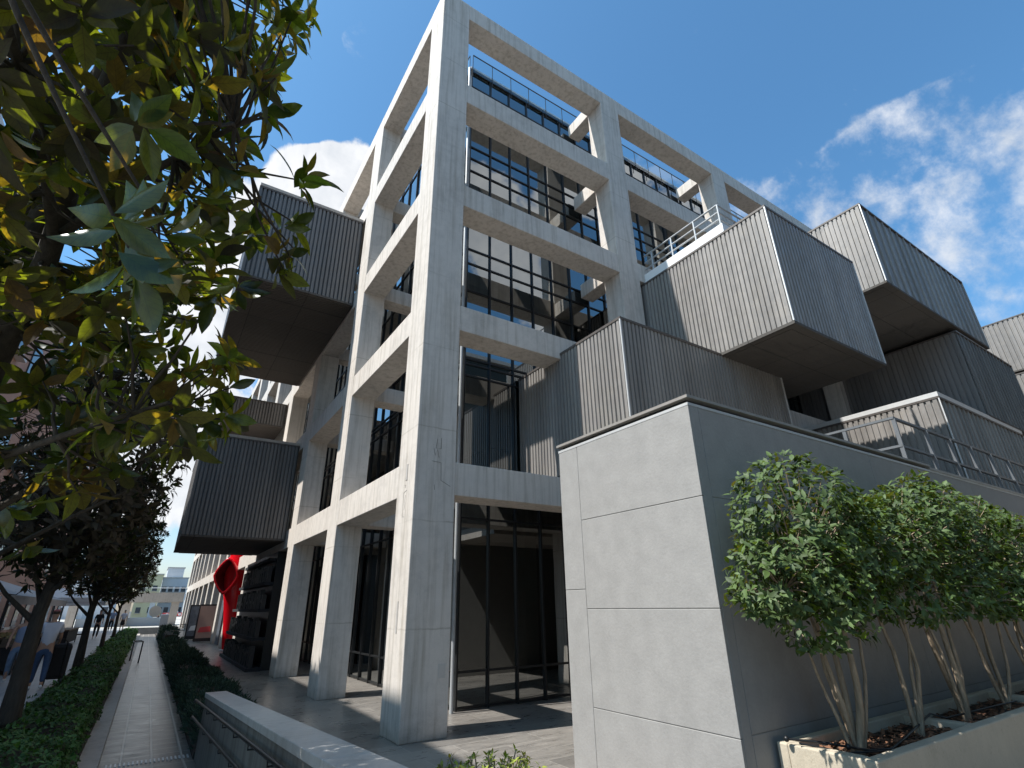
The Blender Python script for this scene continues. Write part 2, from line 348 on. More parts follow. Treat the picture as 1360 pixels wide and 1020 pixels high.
# ---------------------------------------------------------------- setting
struct('ground', MB().box((-1500, -1500, -1.2), (1500, 1500, -.76)), M['ground'], 'dark asphalt ground running out to the horizon under everything', 'ground')
ZR = lambda y: -.6 + .0565 * (3.87 - y)
struct('plaza', MB().box((-1.0, 3.8, -.7), (40, 63, 0)).box((-1.66, -16, -.7), (40, 3.8, 0)), M['plaza'], 'grey slate paved plaza under and around the concrete frame', 'plaza')
struct('street', MB().box((-60, -20, -.72), (-4.62, 63, 0)), M['street'], 'pale paved pedestrian street beyond the green hedge', 'street')
struct('path', MB().box((-3.22, 3.87, -.75), (-1.96, 61, -.6)), M['path'], 'narrow grey paved path between the two hedges', 'path')
ra = MB(); ra.face([(-3.22, -16, ZR(-16)), (-1.95, -16, ZR(-16)), (-1.95, 3.868, -.6), (-3.22, 3.868, -.6)])
struct('ramp', ra, M['path'], 'paved ramp sloping down to the path beside the handrail wall', 'ramp')
kb = MB().box((-3.50, 3.87, -.75), (-3.222, 60, -.49))
kb.mesh([(-3.5, -16, ZR(-16) - .3), (-3.222, -16, ZR(-16) - .3), (-3.222, 3.87, -.75), (-3.5, 3.87, -.75), (-3.5, -16, ZR(-16) + .11), (-3.222, -16, ZR(-16) + .11), (-3.222, 3.87, -.49), (-3.5, 3.87, -.49)],
        [(0, 3, 2, 1), (4, 5, 6, 7), (0, 1, 5, 4), (1, 2, 6, 5), (2, 3, 7, 6), (3, 0, 4, 7)])
struct('kerb', kb, M['concrete_plain'], 'long pale stone kerb along the left hedge', 'kerb')
struct('planting_bed', MB().box((-4.62, -16, -.74), (-3.5, 60, -.42)).box((-1.958, 3.9, -.74), (-1.0, 60, -.5)), M['soil'], 'dark soil beds under the hedges', 'soil')
struct('square', MB().box((-60, 63, -.7), (60, 160, -.02)), M['pale'], 'sunlit pale paved square at the far end of the street', 'square')
dr = MB()
for k in range(20): dr.box((-3.13 + k * .058, 4.05, -.598), (-3.105 + k * .058, 4.26, -.588))
tag(dr.build('drain_grate', M['trim'], None, (-2.55, 4.15, -.6)), 'slotted metal drain grate across the bottom of the ramp', 'drain grate')

# ---------------------------------------------------------------- the building
B = empty('concrete_building', (0, 0, 0), 'five storey concrete frame building with ribbed grey metal boxes sticking out', 'building')
PX, PY = 5.119, 4.29
ZL = [(3.288, 3.833), (6.328, 6.857), (9.274, 9.827), (12.323, 12.917), (15.317, 15.868)]
CWX, CWY, CD = .704, .735, .57
NX, NY = 6, 15
XS = [PX * k for k in range(NX)]; YS = [0] + [4.251 + PY * k for k in range(NY - 1)]
ZT = 15.868
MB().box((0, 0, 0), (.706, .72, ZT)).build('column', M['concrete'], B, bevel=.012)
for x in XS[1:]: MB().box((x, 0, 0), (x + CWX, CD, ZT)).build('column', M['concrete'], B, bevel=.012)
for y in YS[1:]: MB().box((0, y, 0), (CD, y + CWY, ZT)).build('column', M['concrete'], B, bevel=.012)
for z0, z1 in ZL:
    for k in range(NX - 1):
        MB().box((XS[k] + (.706 if k == 0 else CWX), .003, z0), (XS[k + 1], CD - .004, z1 - .002)).build('beam', M['concrete'], B, bevel=.01)
    for k in range(NY - 1):
        MB().box((.003, YS[k] + (.72 if k == 0 else CWY), z0), (CD - .004, YS[k + 1], z1 - .002)).build('beam', M['concrete'], B, bevel=.01)
for x in XS[1:4]:
    for z0, z1 in ZL[:]:
        MB().box((x + .004, CD, z0 + .05), (x + .42, 1.50, z1 - .08)).build('tie_beam', M['concrete'], B, bevel=.01)
for y in YS[1:4]:
    for z0, z1 in ZL[:]:
        MB().box((CD, y + .12, z0 + .05), (1.50, y + .6, z1 - .08)).build('tie_beam', M['concrete'], B, bevel=.01)
# marks on the corner column
MB().box((-.006, .31, 1.30), (.002, .37, 1.72)).build('wall_plate', M['stone'], B)
MB().box((-.008, .30, 3.52), (.002, .36, 3.78)).build('wall_plate', M['stone'], B)
MB().box((.53, -.006, .72), (.64, .002, .90)).build('wall_plate', M['stone'], B)
sc = MB()
for pts in ([(.30, 4.02), (.33, 3.9), (.37, 4.0), (.40, 3.86)], [(.28, 3.80), (.44, 3.79), (.45, 3.5), (.62, 3.42)], [(.36, 4.18), (.34, 4.02), (.43, 4.02), (.43, 4.2)], [(.335, 3.42), (.345, 3.34)]):
    sc.tube([(a, -.001, b) for a, b in pts], .0035, 5)
for pts in ([(.40, 3.45), (.34, 3.44), (.36, 3.4)], [(.29, 3.35), (.41, 3.33), (.41, 2.95), (.33, 2.94)], [(.33, 3.28), (.35, 3.2), (.33, 3.15), (.36, 3.05)]):
    sc.tube([(-.001, a, b) for a, b in pts], .003, 5)
sc.build('graffiti_scratch', M['ramp_concrete'], B)

# glazing: one window per bay and storey
GX, GY = 1.65, 1.62
ZG = [0, 3.66, 6.62, 9.58, 12.55, 16.05]
TR = [[.04, .58, 3.22], [3.72, 6.27, 6.55], [6.68, 7.65, 8.45, 9.22], [9.64, 10.4, 11.28, 12.17], [12.6, 13.01, 13.9, 15.35, 15.98]]
def window(axis, a, b, z0, z1, trs, first):
    fr = MB(); n = max(1, round((b - a) / .66)); w = (b - a) / n
    def bx(p, q, d, e, zz0, zz1):
        if axis == 'x': fr.box((p, GY - d, zz0), (q, GY + e, zz1))
        else: fr.box((GX - d, p, zz0), (GX + e, q, zz1))
    for i in range(n + 1):
        if i == 0 and not first: continue
        c = a + w * i; bx(c - .016, c + .016, .045, .07, z0, z1)
    for t in trs:
        for i in range(n): bx(a + w * i + .0165, a + w * (i + 1) - .0165, .03, .05, t - .018, t + .018)
    f_ = fr.build('window', M['black'], B)
    p = MB()
    if axis == 'x': p.face([(a, GY, z0), (b, GY, z0), (b, GY, z1), (a, GY, z1)])
    else: p.face([(GX, b, z0), (GX, a, z0), (GX, a, z1), (GX, b, z1)])
    p.build('pane', M['glass'], f_)
bx_ = [GX] + [x + .35 for x in XS[1:]]; by_ = [GY] + [y + .37 for y in YS[1:]]
for s in range(5):
    for k in range(len(bx_) - 1): window('x', bx_[k], bx_[k + 1], ZG[s], ZG[s + 1] - .004, TR[s], k == 0)
    for k in range(len(by_) - 1): window('y', by_[k], by_[k + 1], ZG[s], ZG[s + 1] - .004, TR[s], False)
for s in range(1, 5):
    MB().box((GX + .30, GY + .30, ZG[s] - .22), (26, 61.5, ZG[s] + .12)).build('floor_slab', M['slab'], B)
MB().box((GX - .05, GY - .05, 16.05), (26.2, 62, 16.12)).build('roof', M['trim'], B)
MB().box((GX + .06, GY + .05, 15.42), (26, GY + .08, 15.96)).build('spandrel', M['greyb'], B)
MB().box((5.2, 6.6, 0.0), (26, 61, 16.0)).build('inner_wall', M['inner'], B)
MB().box((GX + .02, GY + .02, .003), (26, 61.5, .035)).build('lobby_floor', M['plaza'], B)
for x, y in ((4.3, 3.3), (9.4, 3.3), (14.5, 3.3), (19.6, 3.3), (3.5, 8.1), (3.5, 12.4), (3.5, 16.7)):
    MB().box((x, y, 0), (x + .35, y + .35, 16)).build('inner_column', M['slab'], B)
for k in range(14):
    x = GX + .1 + k * .66; top = 12.15 if k % 3 else 12.9; h = (.5, 1.1, .7, 1.6)[k % 4]
    if k % 5 != 3: MB().box((x, GY + .28, top - h), (x + .60, GY + .29, top)).build('blind', M['slab'], B)
    if k % 4 != 2: MB().box((x, GY + .28, 9.2 - .35 - .25 * (k % 3)), (x + .60, GY + .29, 9.3)).build('blind', M['slab'], B)
    if k < 5: MB().box((x, GY + .5, 5.5), (x + .22 + .1 * (k % 2), GY + .52, 6.3)).build('blind', M['slab'], B)
bl = MB(); n = 36
for i in range(n + 1):
    x = GX + i * .66; bl.box((x - .008, GY - .075, 15.7), (x + .008, GY - .06, 16.6))
bl.box((GX, GY - .08, 16.60), (26, GY - .055, 16.625))
ba = bl.build('balustrade', M['black'], B)
MB().face([(GX, GY - .068, 15.9), (26, GY - .068, 15.9), (26, GY - .068, 16.6), (GX, GY - .068, 16.6)]).build('pane', M['clear'], ba)
bl = MB()
for i in range(40):
    y = GY + i * .66; bl.box((GX - .075, y - .008, 15.7), (GX - .06, y + .008, 16.6))
bl.box((GX - .08, GY, 16.60), (GX - .055, GY + 26, 16.625))
ba = bl.build('balustrade', M['black'], B)
MB().face([(GX - .068, GY + 26, 15.9), (GX - .068, GY, 15.9), (GX - .068, GY, 16.6), (GX - .068, GY + 26, 16.6)]).build('pane', M['clear'], ba)
MB().box((9.5, 3.5, 16.12), (13.0, 7.5, 17.6)).build('roof_hut', M['white'], B)
dp = MB().tube([(1.52, 1.50, 0), (1.52, 1.50, 15.9)], .035, 8); dp.build('downpipe', M['rail'], B)

def corr(mb, x0, y0, x1, y1, z0, z1, pitch=.105, dep=.032):
    """ribbed sheet standing on the line (x0,y0)-(x1,y1); outside is to the right of the direction of travel"""
    d = Vector((x1 - x0, y1 - y0, 0)); L = d.length; d /= L; nn = Vector((d.y, -d.x, 0))
    k = max(1, round(L / pitch)); p = L / k; prof = []
    for i in range(k):
        a = i * p
        prof += [(a, 0), (a + .62 * p, 0), (a + .70 * p, -dep), (a + .92 * p, -dep)]
    prof.append((L, 0))
    P = [Vector((x0, y0, 0)) + d * t + nn * o for t, o in prof]
    for a, b in zip(P[:-1], P[1:]):
        mb.face([(a.x, a.y, z0), (b.x, b.y, z0), (b.x, b.y, z1), (a.x, a.y, z1)])
def seams(mb, x0, y0, x1, z0, z1, pitch):
    k = max(1, round((x1 - x0) / pitch)); p = (x1 - x0) / k; prof = []
    for i in range(k):
        a = x0 + i * p; t = rnd.uniform(-.004, .004)
        prof += [(a, .03), (a + .30 * p, .024 + t), (a + .33 * p, .036), (a + .62 * p, .024 - t), (a + .65 * p, .036), (a + .93 * p, .03 + t), (a + .94 * p, -.008), (a + .99 * p, -.008)]
    prof.append((x1, .03))
    for (a, o1), (b, o2) in zip(prof[:-1], prof[1:]): mb.face([(a, y0 + o1, z0), (b, y0 + o2, z0), (b, y0 + o2, z1), (a, y0 + o1, z1)])
def pod(x0, y0, x1, y1, z0, z1, pitch=.105, m='clad', pitch2=None, trim=True, slat=False, front=None):
    mb = MB(); p2 = pitch2 or pitch
    if front: seams(mb, x0, y0, x1, z0 + .06, z1 - .05, front)
    else: corr(mb, x0, y0, x1, y0, z0 + .06, z1 - .05, p2, .055 if p2 < .12 else .07)
    corr(mb, x1, y0, x1, y1, z0 + .06, z1 - .05, pitch)
    corr(mb, x1, y1, x0, y1, z0 + .06, z1 - .05, pitch); corr(mb, x0, y1, x0, y0, z0 + .06, z1 - .05, pitch)
    o = mb.build('metal_box', M[m], B)
    t = MB().box((x0 - .012, y0 - .012, z1 - .05), (x1 + .012, y1 + .012, z1))
    t.build('roof_edge', M['dark_trim'], o)
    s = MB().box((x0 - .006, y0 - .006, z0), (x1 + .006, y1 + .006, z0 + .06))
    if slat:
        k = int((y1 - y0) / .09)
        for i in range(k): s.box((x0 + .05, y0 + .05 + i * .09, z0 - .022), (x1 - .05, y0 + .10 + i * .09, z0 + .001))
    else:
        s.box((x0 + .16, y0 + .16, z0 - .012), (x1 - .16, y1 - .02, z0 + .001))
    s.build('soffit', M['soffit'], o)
    if trim:
        for (cx, cy) in ((x0, y0), (x1, y0)): MB().box((cx - .012, cy - .012, z0 + .06), (cx + .014, cy + .014, z1 - .05)).build('corner_trim', M['trim'], o)
    return o
pod(3.05, -1.76, 8.15, GY - .06, 3.865, 6.46, .10, 'clad', .10)
bb = pod(5.97, -3.36, 9.60, GY - .06, 6.42, 9.24, .105, 'clad', .13)
pod(11.32, -3.40, 18.55, GY - .06, 9.24, 11.88, .12, 'clad', .105, True, False, .46)
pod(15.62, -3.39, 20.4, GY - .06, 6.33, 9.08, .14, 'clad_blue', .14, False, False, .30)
ee = pod(12.10, -3.38, 18.2, GY - .06, 3.54, 6.22, .14, 'clad', .12, True, False, .30)
pod(24.2, -8.5, 31, 3, 9.98, 12.25, .16, 'clad', .16); pod(24.2, -8.5, 31, 3, 5.2, 9.9, .16, 'clad', .16)
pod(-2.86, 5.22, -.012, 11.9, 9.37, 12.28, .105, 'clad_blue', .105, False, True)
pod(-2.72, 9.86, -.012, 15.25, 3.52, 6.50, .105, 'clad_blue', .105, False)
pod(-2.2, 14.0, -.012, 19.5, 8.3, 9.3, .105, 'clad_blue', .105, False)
MB().box((-2.86, 5.2, 12.282), (-.012, 11.9, 12.37)).build('parapet', M['concrete_plain'], B)
MB().box((-2.72, 9.84, 6.502), (-.012, 15.25, 6.58)).build('parapet', M['concrete_plain'], B)
MB().box((12.085, -3.39, 6.222), (18.2, GY - .06, 6.34)).build('parapet', M['trim'], B)
MB().box((6.03, -2.36, 9.242), (9.5, -2.20, 9.53)).box((6.03, -2.20, 9.242), (6.19, .0, 9.53)).build('parapet', M['white'], B)
def railing(name, parent, pts, z0, z1, mids, posts, rad=.022, flat=False):
    mb = MB()
    for zz in mids + [z1]:
        for (a, b) in zip(pts[:-1], pts[1:]): mb.tube([(a[0], a[1], zz), (b[0], b[1], zz)], rad, 8)
    for (x, y) in posts: mb.tube([(x, y, z0), (x, y, z1)], rad * 1.05, 8)
    return mb.build(name, M['rail'], parent)
railing('railing', B, [(6.11, .0), (6.11, -2.28), (9.4, -2.28)], 9.53, 10.14, [9.73, 9.93], [(6.11, -.25), (6.11, -.9), (6.11, -1.6), (6.11, -2.28), (7.1, -2.28), (8.2, -2.28), (9.3, -2.28)])

# ---------------------------------------------------------------- terrace wall
T = empty('terrace_wall', (.98, -4.46, 0), 'smooth grey rendered terrace wall block with dark metal coping', 'wall')
def panels(mb, xs, zs, gap=.007):
    pass
wx0, wy0, wy1, wz = .98, -4.46, -2.39, 3.44
core = MB().box((wx0 + .005, wy0 + .006, -.7), (15.5, wy1 - .002, wz)); core.build('wall_core', M['joint'], T)
g = .0032
zs = [-.7, .67, 1.60, 2.55, wz]
ysL = [wy0, -2.75, wy1]
for j in range(2):
    zz = zs if j == 0 else [-.7, 1.80, wz]
    for i in range(len(zz) - 1):
        a, b = (ysL[0], ysL[1]) if j == 0 else (ysL[1], ysL[2])
        MB().box((wx0, a + (0 if j == 0 else g), zz[i] + g), (wx0 + .03, b - g, zz[i + 1] - (g if i < len(zz) - 2 else 0))).build('wall_panel', M['render'], T, bevel=.004)
MB().box((wx0 + .0305, wy0, -.7), (1.13 - g, wy0 + .03, wz)).build('wall_panel', M['render'], T, bevel=.004)
for i, (za, zb) in enumerate([(-.7, .68), (.68, 2.55), (2.55, wz)]):
    xs_ = [1.13, 15.5] if i == 0 else [1.13, 4.6, 8.1, 11.6, 15.5]
    for a, b in zip(xs_[:-1], xs_[1:]):
        MB().box((a + g, wy0 + .002, za + g), (b - g, wy0 + .03, zb - (g if i < 2 else 0))).build('wall_panel', M['render'], T, bevel=.004)
MB().box((wx0 - .003, wy0 - .003, wz + .001), (15.5, wy1 + .003, wz + .03)).build('top_band', M['trim'], T)
MB().box((wx0 + .05, wy0 + .05, wz + .03), (15.5, wy1 - .03, wz + .075)).build('shadow_gap', M['black'], T)  # black strip standing in for the shadow gap below the coping
MB().box((wx0 - .02, wy0 - .02, wz + .075), (6.55, wy1 + .02, wz + .105)).box((6.55, wy0 - .014, wz + .031), (15.5, wy1 + .02, wz + .07)).build('coping', M['coping'], T)
MB().box((3.4, wy1, 3.2), (15.5, -.004, wz + .02)).build('deck', M['concrete_plain'], T)
tr = MB()
for zz in (4.03, 4.53):
    tr.box((7.08, -4.03, zz), (15.4, -3.98, zz + .04)); tr.box((7.08, -3.98, zz), (7.13, -2.45, zz + .04))
for x in [7.1, 8.38, 9.44, 10.5, 11.6, 12.7, 13.8, 14.9]: tr.box((x - .01, -4.045, wz + .05), (x + .03, -3.985, 4.53))
for y in (-3.2, -2.5): tr.box((7.085, y - .03, wz + .05), (7.125, y + .03, 4.53))
tr.build('railing', M['rail_shade'], T)

# ---------------------------------------------------------------- ramp wall with handrails
RW = empty('ramp_wall', (-1.97, 3.75, -.6), 'low sloping concrete ramp wall with pale stone cap and two black handrails', 'wall')
zc_ = lambda y: .36 + .0576 * (3.74 - y)
def slab_y(mb, x0, x1, ya, yb, lo, hi):
    V = [(x0, ya, lo(ya)), (x1, ya, lo(ya)), (x1, yb, lo(yb)), (x0, yb, lo(yb)), (x0, ya, hi(ya)), (x1, ya, hi(ya)), (x1, yb, hi(yb)), (x0, yb, hi(yb))]
    return mb.mesh(V, [(0, 3, 2, 1), (4, 5, 6, 7), (0, 1, 5, 4), (1, 2, 6, 5), (2, 3, 7, 6), (3, 0, 4, 7)])
slab_y(MB(), -1.955, -1.665, -16, 3.73, lambda y: -.75, lambda y: zc_(y) - .07).build('wall', M['ramp_concrete'], RW)
yy = [3.74, 2.35, 1.05, -.15, -1.5, -2.1, -3.6, -5.2, -7, -9, -12, -16]
for a, b in zip(yy[:-1], yy[1:]):
    c = slab_y(MB(), -1.97, -1.655, b + .004, a - .004, lambda y: zc_(y) - .07, zc_).build('cap_stone', M['stone'], RW, bevel=.006)
for dz, y0 in ((-.145, 4.55), (-.40, 4.6)):
    h = MB().tube([(-2.03, y0, zc_(y0) + dz - .03), (-2.03, y0 - .1, zc_(y0 - .1) + dz), (-2.03, -16, zc_(-16) + dz)], .02, 10)
    k = 3.4
    while k > -15:
        h.tube([(-2.03, k, zc_(k) + dz - .015), (-2.03, k, zc_(k) + dz - .06), (-1.957, k, zc_(k) + dz - .06)], .008, 6); k -= .95
    h.build('handrail', M['black'], RW)

# ---------------------------------------------------------------- foliage
def rot_basis(d):
    d = d.normalized(); a = d.orthogonal().normalized(); return d, a, d.cross(a)
def leafgeo(mb, p, d, n, L, Wd, curl=.12, fold=.18, seg=3):
    d = d.normalized(); s = d.cross(n)
    if s.length < 1e-4: s = d.orthogonal()
    s.normalize(); n = s.cross(d).normalized()
    prof = {3: [.72, 1.0, .62], 2: [.95, .75], 1: [1.0], 5: [.5, .88, 1, .86, .5]}[seg]
    V = [p]; ns = len(prof)
    for i, w in enumerate(prof):
        t = (i + 1) / (ns + 1); c = p + d * (L * t) - n * (curl * L * t * t)
        V += [c + s * (Wd * .5 * w) + n * (fold * Wd * .5 * w), c, c - s * (Wd * .5 * w) + n * (fold * Wd * .5 * w)]
    V.append(p + d * L - n * (curl * L * 1.15))
    F = [(0, 2, 1), (0, 3, 2)]
    for i in range(ns - 1):
        a = 1 + 3 * i; b = a + 3
        F += [(a, a + 1, b + 1, b), (a + 1, a + 2, b + 2, b + 1)]
    a = 1 + 3 * (ns - 1); e = len(V) - 1
    F += [(a, a + 1, e), (a + 1, a + 2, e)]
    U = [(0, 0, 0)]
    for i in range(ns): U += [((i + 1) / (ns + 1), prof[i], 0), ((i + 1) / (ns + 1), 0, 0), ((i + 1) / (ns + 1), -prof[i], 0)]
    mb.uv += U + [(1, 0, 0)]
    mb.mesh(V, F, True)
def rv(g=rnd):
    while True:
        v = Vector((g.uniform(-1, 1), g.uniform(-1, 1), g.uniform(-1, 1)))
        if .05 < v.length < 1: return v
def rosette(mb, p, d, n, L, g, seg):
    d, a, b = rot_basis(d); off = g.uniform(0, 6.3)
    for i in range(n):
        t = off + i * 2.4; out = a * math.cos(t) + b * math.sin(t)
        el_ = g.uniform(-.1, 1.15); dd = (out * math.cos(el_) + d * math.sin(el_)) + rv(g) * .25
        nn = d * math.cos(el_) - out * math.sin(el_) + rv(g) * .3
        dd.z -= .12
        l = L * g.uniform(.6, 1.12)
        q = p - d * g.uniform(0, .5) * L + out * .012
        leafgeo(mb, q, dd, nn, l, l * g.uniform(.36, .46), g.uniform(.05, .3), g.uniform(.1, .35), seg)
def limbpath(a, b, g, sag=.12, n=6):
    a, b = Vector(a), Vector(b); o = rv(g) * (b - a).length * sag
    return [a.lerp(b, i / n) + o * math.sin(math.pi * i / n) + rv(g) * (b - a).length * .012 for i in range(n + 1)]
def magnolia(loc, trunk, limbs, ells, ntips, leafn, L, seg, label, mleaf, seed, r0=.17, avoid=True, spread=None):
    g = random.Random(seed); loc = Vector(loc)
    t = empty('magnolia_tree', loc, label, 'tree', 'magnolia trees along the street')
    tk = MB(); sk = []
    k = len(trunk)
    tk.tube(trunk, [r0 * (1 - .45 * i / (k - 1)) * (1.25 if i == 0 else 1) for i in range(k)], 12)
    for (b, rr) in limbs:
        a = min((Vector(q) for q in trunk), key=lambda q: (q - Vector(b[0])).length) if len(b) == 1 else Vector(b[0])
        pts = limbpath(a, b[-1], g) if len(b) <= 2 else [Vector(q) for q in b]
        tk.tube(pts, [rr * (1 - .75 * i / (len(pts) - 1)) for i in range(len(pts))], 8)
        for i in range(len(pts) - 1): sk += [(pts[i].lerp(pts[i + 1], s), rr * (1 - .7 * i / len(pts))) for s in (0, .5)]
    lf = MB(); tips = []
    camp = Vector((-3.069, -7.481, 1.65)); vol = [e[1][0] * e[1][1] * e[1][2] for e in ells]; tv = sum(vol)
    while len(tips) < ntips:
        x = g.uniform(0, tv); i = 0
        while x > vol[i]: x -= vol[i]; i += 1
        c, rr = ells[i]; v = rv(g)
        v = v.normalized() * (v.length ** .45) if g.random() < .75 else v
        p = Vector((c[0] + v.x * rr[0], c[1] + v.y * rr[1], c[2] + v.z * rr[2]))
        if avoid and (p - camp).length < 1.85: continue
        tips.append((p, Vector((v.x, v.y, v.z + .35))))
    for p, d in tips:
        q, rr = min(sk, key=lambda s: (s[0] - p).length_squared)
        if (q - p).length > .12 and (not avoid or g.random() < .8):
            e = p + d.normalized() * .02; mid = q.lerp(p, .55) + Vector((0, 0, -.06 * (p - q).length)) + rv(g) * .06
            tk.tube([q, q.lerp(mid, .5) + rv(g) * .03, mid, e], [max(.006, min(.016, rr * .5)), .009, .007, .004], 5, False)
        rosette(lf, p, d, g.randint(leafn - 2, leafn + 2), L, g, seg)
    tk.build('trunk', M['bark'], t); lf.build('crown', mleaf, t)
    return t
# nearest tree, its trunk just outside the left edge of the frame
magnolia((-4.55, -3.0, -.45), [(-4.55, -3.0, -.45), (-4.5, -3.0, .8), (-4.45, -3.05, 1.9), (-4.3, -3.15, 2.9)],
         [([(-4.45, -3.05, 1.9), (-4.2, -3.3, 2.9), (-4.02, -3.8, 3.6), (-3.95, -4.3, 4.4), (-3.8, -4.8, 5.4), (-3.7, -5.2, 6.3)], .085),
          ([(-4.3, -3.15, 2.9), (-4.3, -3.2, 3.8), (-4.2, -3.6, 4.8), (-4.1, -4.0, 5.9), (-4.1, -4.2, 6.8)], .075),
          ([(-4.47, -3.02, 1.6), (-4.1, -2.9, 2.15), (-3.7, -2.95, 2.6), (-3.3, -3.2, 3.0)], .035),
          ([(-4.47, -3.02, 1.4), (-4.1, -2.6, 1.9), (-3.75, -2.4, 2.25), (-3.4, -2.5, 2.5)], .03),
          ([(-4.0, -3.9, 3.7), (-3.6, -4.5, 3.9), (-3.3, -5.0, 3.9), (-3.1, -5.4, 3.8)], .03),
          ([(-4.0, -3.9, 3.7), (-3.9, -5.0, 3.6), (-3.9, -5.8, 3.5), (-3.8, -6.3, 3.3)], .03),
          ([(-4.4, -3.05, 2.2), (-4.3, -4.0, 2.7), (-4.2, -4.8, 3.0), (-4.2, -5.6, 3.1)], .04),
          ([(-4.4, -3.05, 2.3), (-3.9, -3.5, 2.5), (-3.5, -4.0, 2.6), (-3.2, -4.4, 2.65)], .03)],
         [((-4.1, -4.2, 4.6), (1.15, 2.0, 1.9)), ((-3.75, -3.4, 3.3), (.85, 1.1, 1.05)), ((-3.75, -5.3, 4.2), (.75, .85, 1.2)), ((-4.3, -2.8, 3.0), (.9, 1.1, 1.2)), ((-3.9, -4.3, 6.2), (1.0, 1.3, .9)), ((-3.2, -4.2, 2.95), (.42, .8, .65)), ((-3.05, -4.7, 3.7), (.34, .6, .55)), ((-3.5, -5.9, 2.9), (.35, .35, .5))],
         720, 8, .195, 5, 'nearest magnolia tree, its large leaves hanging into the top left of the view', M['mag'], 11)
def row_tree(y, seed, label, h=6.6, x=-4.54, n=520, L=.19, seg=2, r0=.14):
    g = random.Random(seed)
    tr_ = [(x, y, -.45), (x - .04, y, .8), (x - .06, y, 1.6), (x + .02, y, 2.45)]
    lm = []
    for i in range(9):
        a = i * 2.4 + g.uniform(-.3, .3); zz = g.uniform(2.0, 2.5); rad = g.uniform(.6, 1.25); top = g.uniform(3.2, h - .6)
        st = Vector((x, y, zz))
        lm.append(([st, st + Vector((math.cos(a) * rad * .45, math.sin(a) * rad * .45, (top - zz) * .4)), st + Vector((math.cos(a) * rad * .8, math.sin(a) * rad * .9, (top - zz) * .75)), Vector((x + math.cos(a) * rad, y + math.sin(a) * rad * 1.2, top))], g.uniform(.03, .07)))
    for (sx_, sy_, z0_, z1_) in ((-.9, -.3, 1.45, 2.4), (-.5, .5, 1.7, 2.8), (.75, -.4, 1.9, 3.0)):
        lm.append(([Vector((x - .05, y, z0_)), Vector((x + sx_ * .6, y + sy_ * .6, z0_ + (z1_ - z0_) * .5)), Vector((x + sx_, y + sy_, z1_))], .05))
    magnolia((x, y, -.45), tr_, lm, [((x + .1, y, 4.3), (1.45, 1.9, 2.3)), ((x, y, 3.15), (1.3, 1.6, 1.2)), ((x, y, 5.6), (1.1, 1.4, 1.1))], n, 8, L, seg, label, M['mag_far'], seed, r0, False)
row_tree(4.83, 21, 'magnolia tree with thick forked trunk beside the man in the red cap', n=900)
row_tree(15.2, 22, 'second magnolia tree down the street, its slim trunk rising from the hedge', n=640, r0=.125)
row_tree(25.8, 23, 'third magnolia tree farther along the hedge, near the walking couple', n=420, seg=1, L=.24, r0=.09)
row_tree(36.5, 24, 'farthest magnolia tree at the far end of the hedge', n=300, seg=1, L=.28, r0=.1)

def hedge_leaves(mb, x0, x1, y0, y1, zf, base, dens, L, g, seg=1, wr=.6):
    """leaves over the top and both sides of a hedge of uneven surface"""
    n = int((y1 - y0) * dens)
    for i in range(n):
        y = g.uniform(y0, y1); u_ = g.uniform(-.32, 1.32)
        bump = .05 * math.sin(y * 2.7 + 1) + .05 * math.sin(y * 5.1 + u_ * 6) + .04 * math.sin(u_ * 9 + y * 1.3)
        if u_ < 0: p = Vector((x0 + bump, y, base + (zf(y) - base) * (1 + u_ / .32 * .95))); nn = Vector((-1, 0, .5))
        elif u_ > 1: p = Vector((x1 + bump, y, base + (zf(y) - base) * (1 - (u_ - 1) / .32 * .95))); nn = Vector((1, 0, .5))
        else: p = Vector((x0 + (x1 - x0) * u_, y, zf(y) + bump - .25 * abs(u_ - .5) ** 3)); nn = Vector(((u_ - .5) * .9, 0, 1))
        p += rv(g) * .05; nn = nn.normalized() + rv(g) * .55
        d = rv(g); d = (d - nn * d.dot(nn) / nn.length_squared) + nn.normalized() * .25
        l = L * g.uniform(.6, 1.2)
        leafgeo(mb, p, d, nn, l, l * wr, .15, .12, seg)
g = random.Random(5)
H = empty('hedge', (-4, 4, -.45), 'long leafy green hedge with the magnolia trunks between street and path', 'hedge')
zf = lambda y: .0 if y > 0 else .02 * -y
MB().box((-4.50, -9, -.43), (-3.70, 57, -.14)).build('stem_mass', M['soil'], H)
lf = MB(); hedge_leaves(lf, -4.62, -3.60, -4, 9, zf, -.42, 1000, .078, g, 2); hedge_leaves(lf, -4.62, -3.60, 9, 22, zf, -.42, 480, .10, g); hedge_leaves(lf, -4.62, -3.60, 22, 57, zf, -.42, 150, .18, g)
lf.build('foliage', M['ivy'], H)
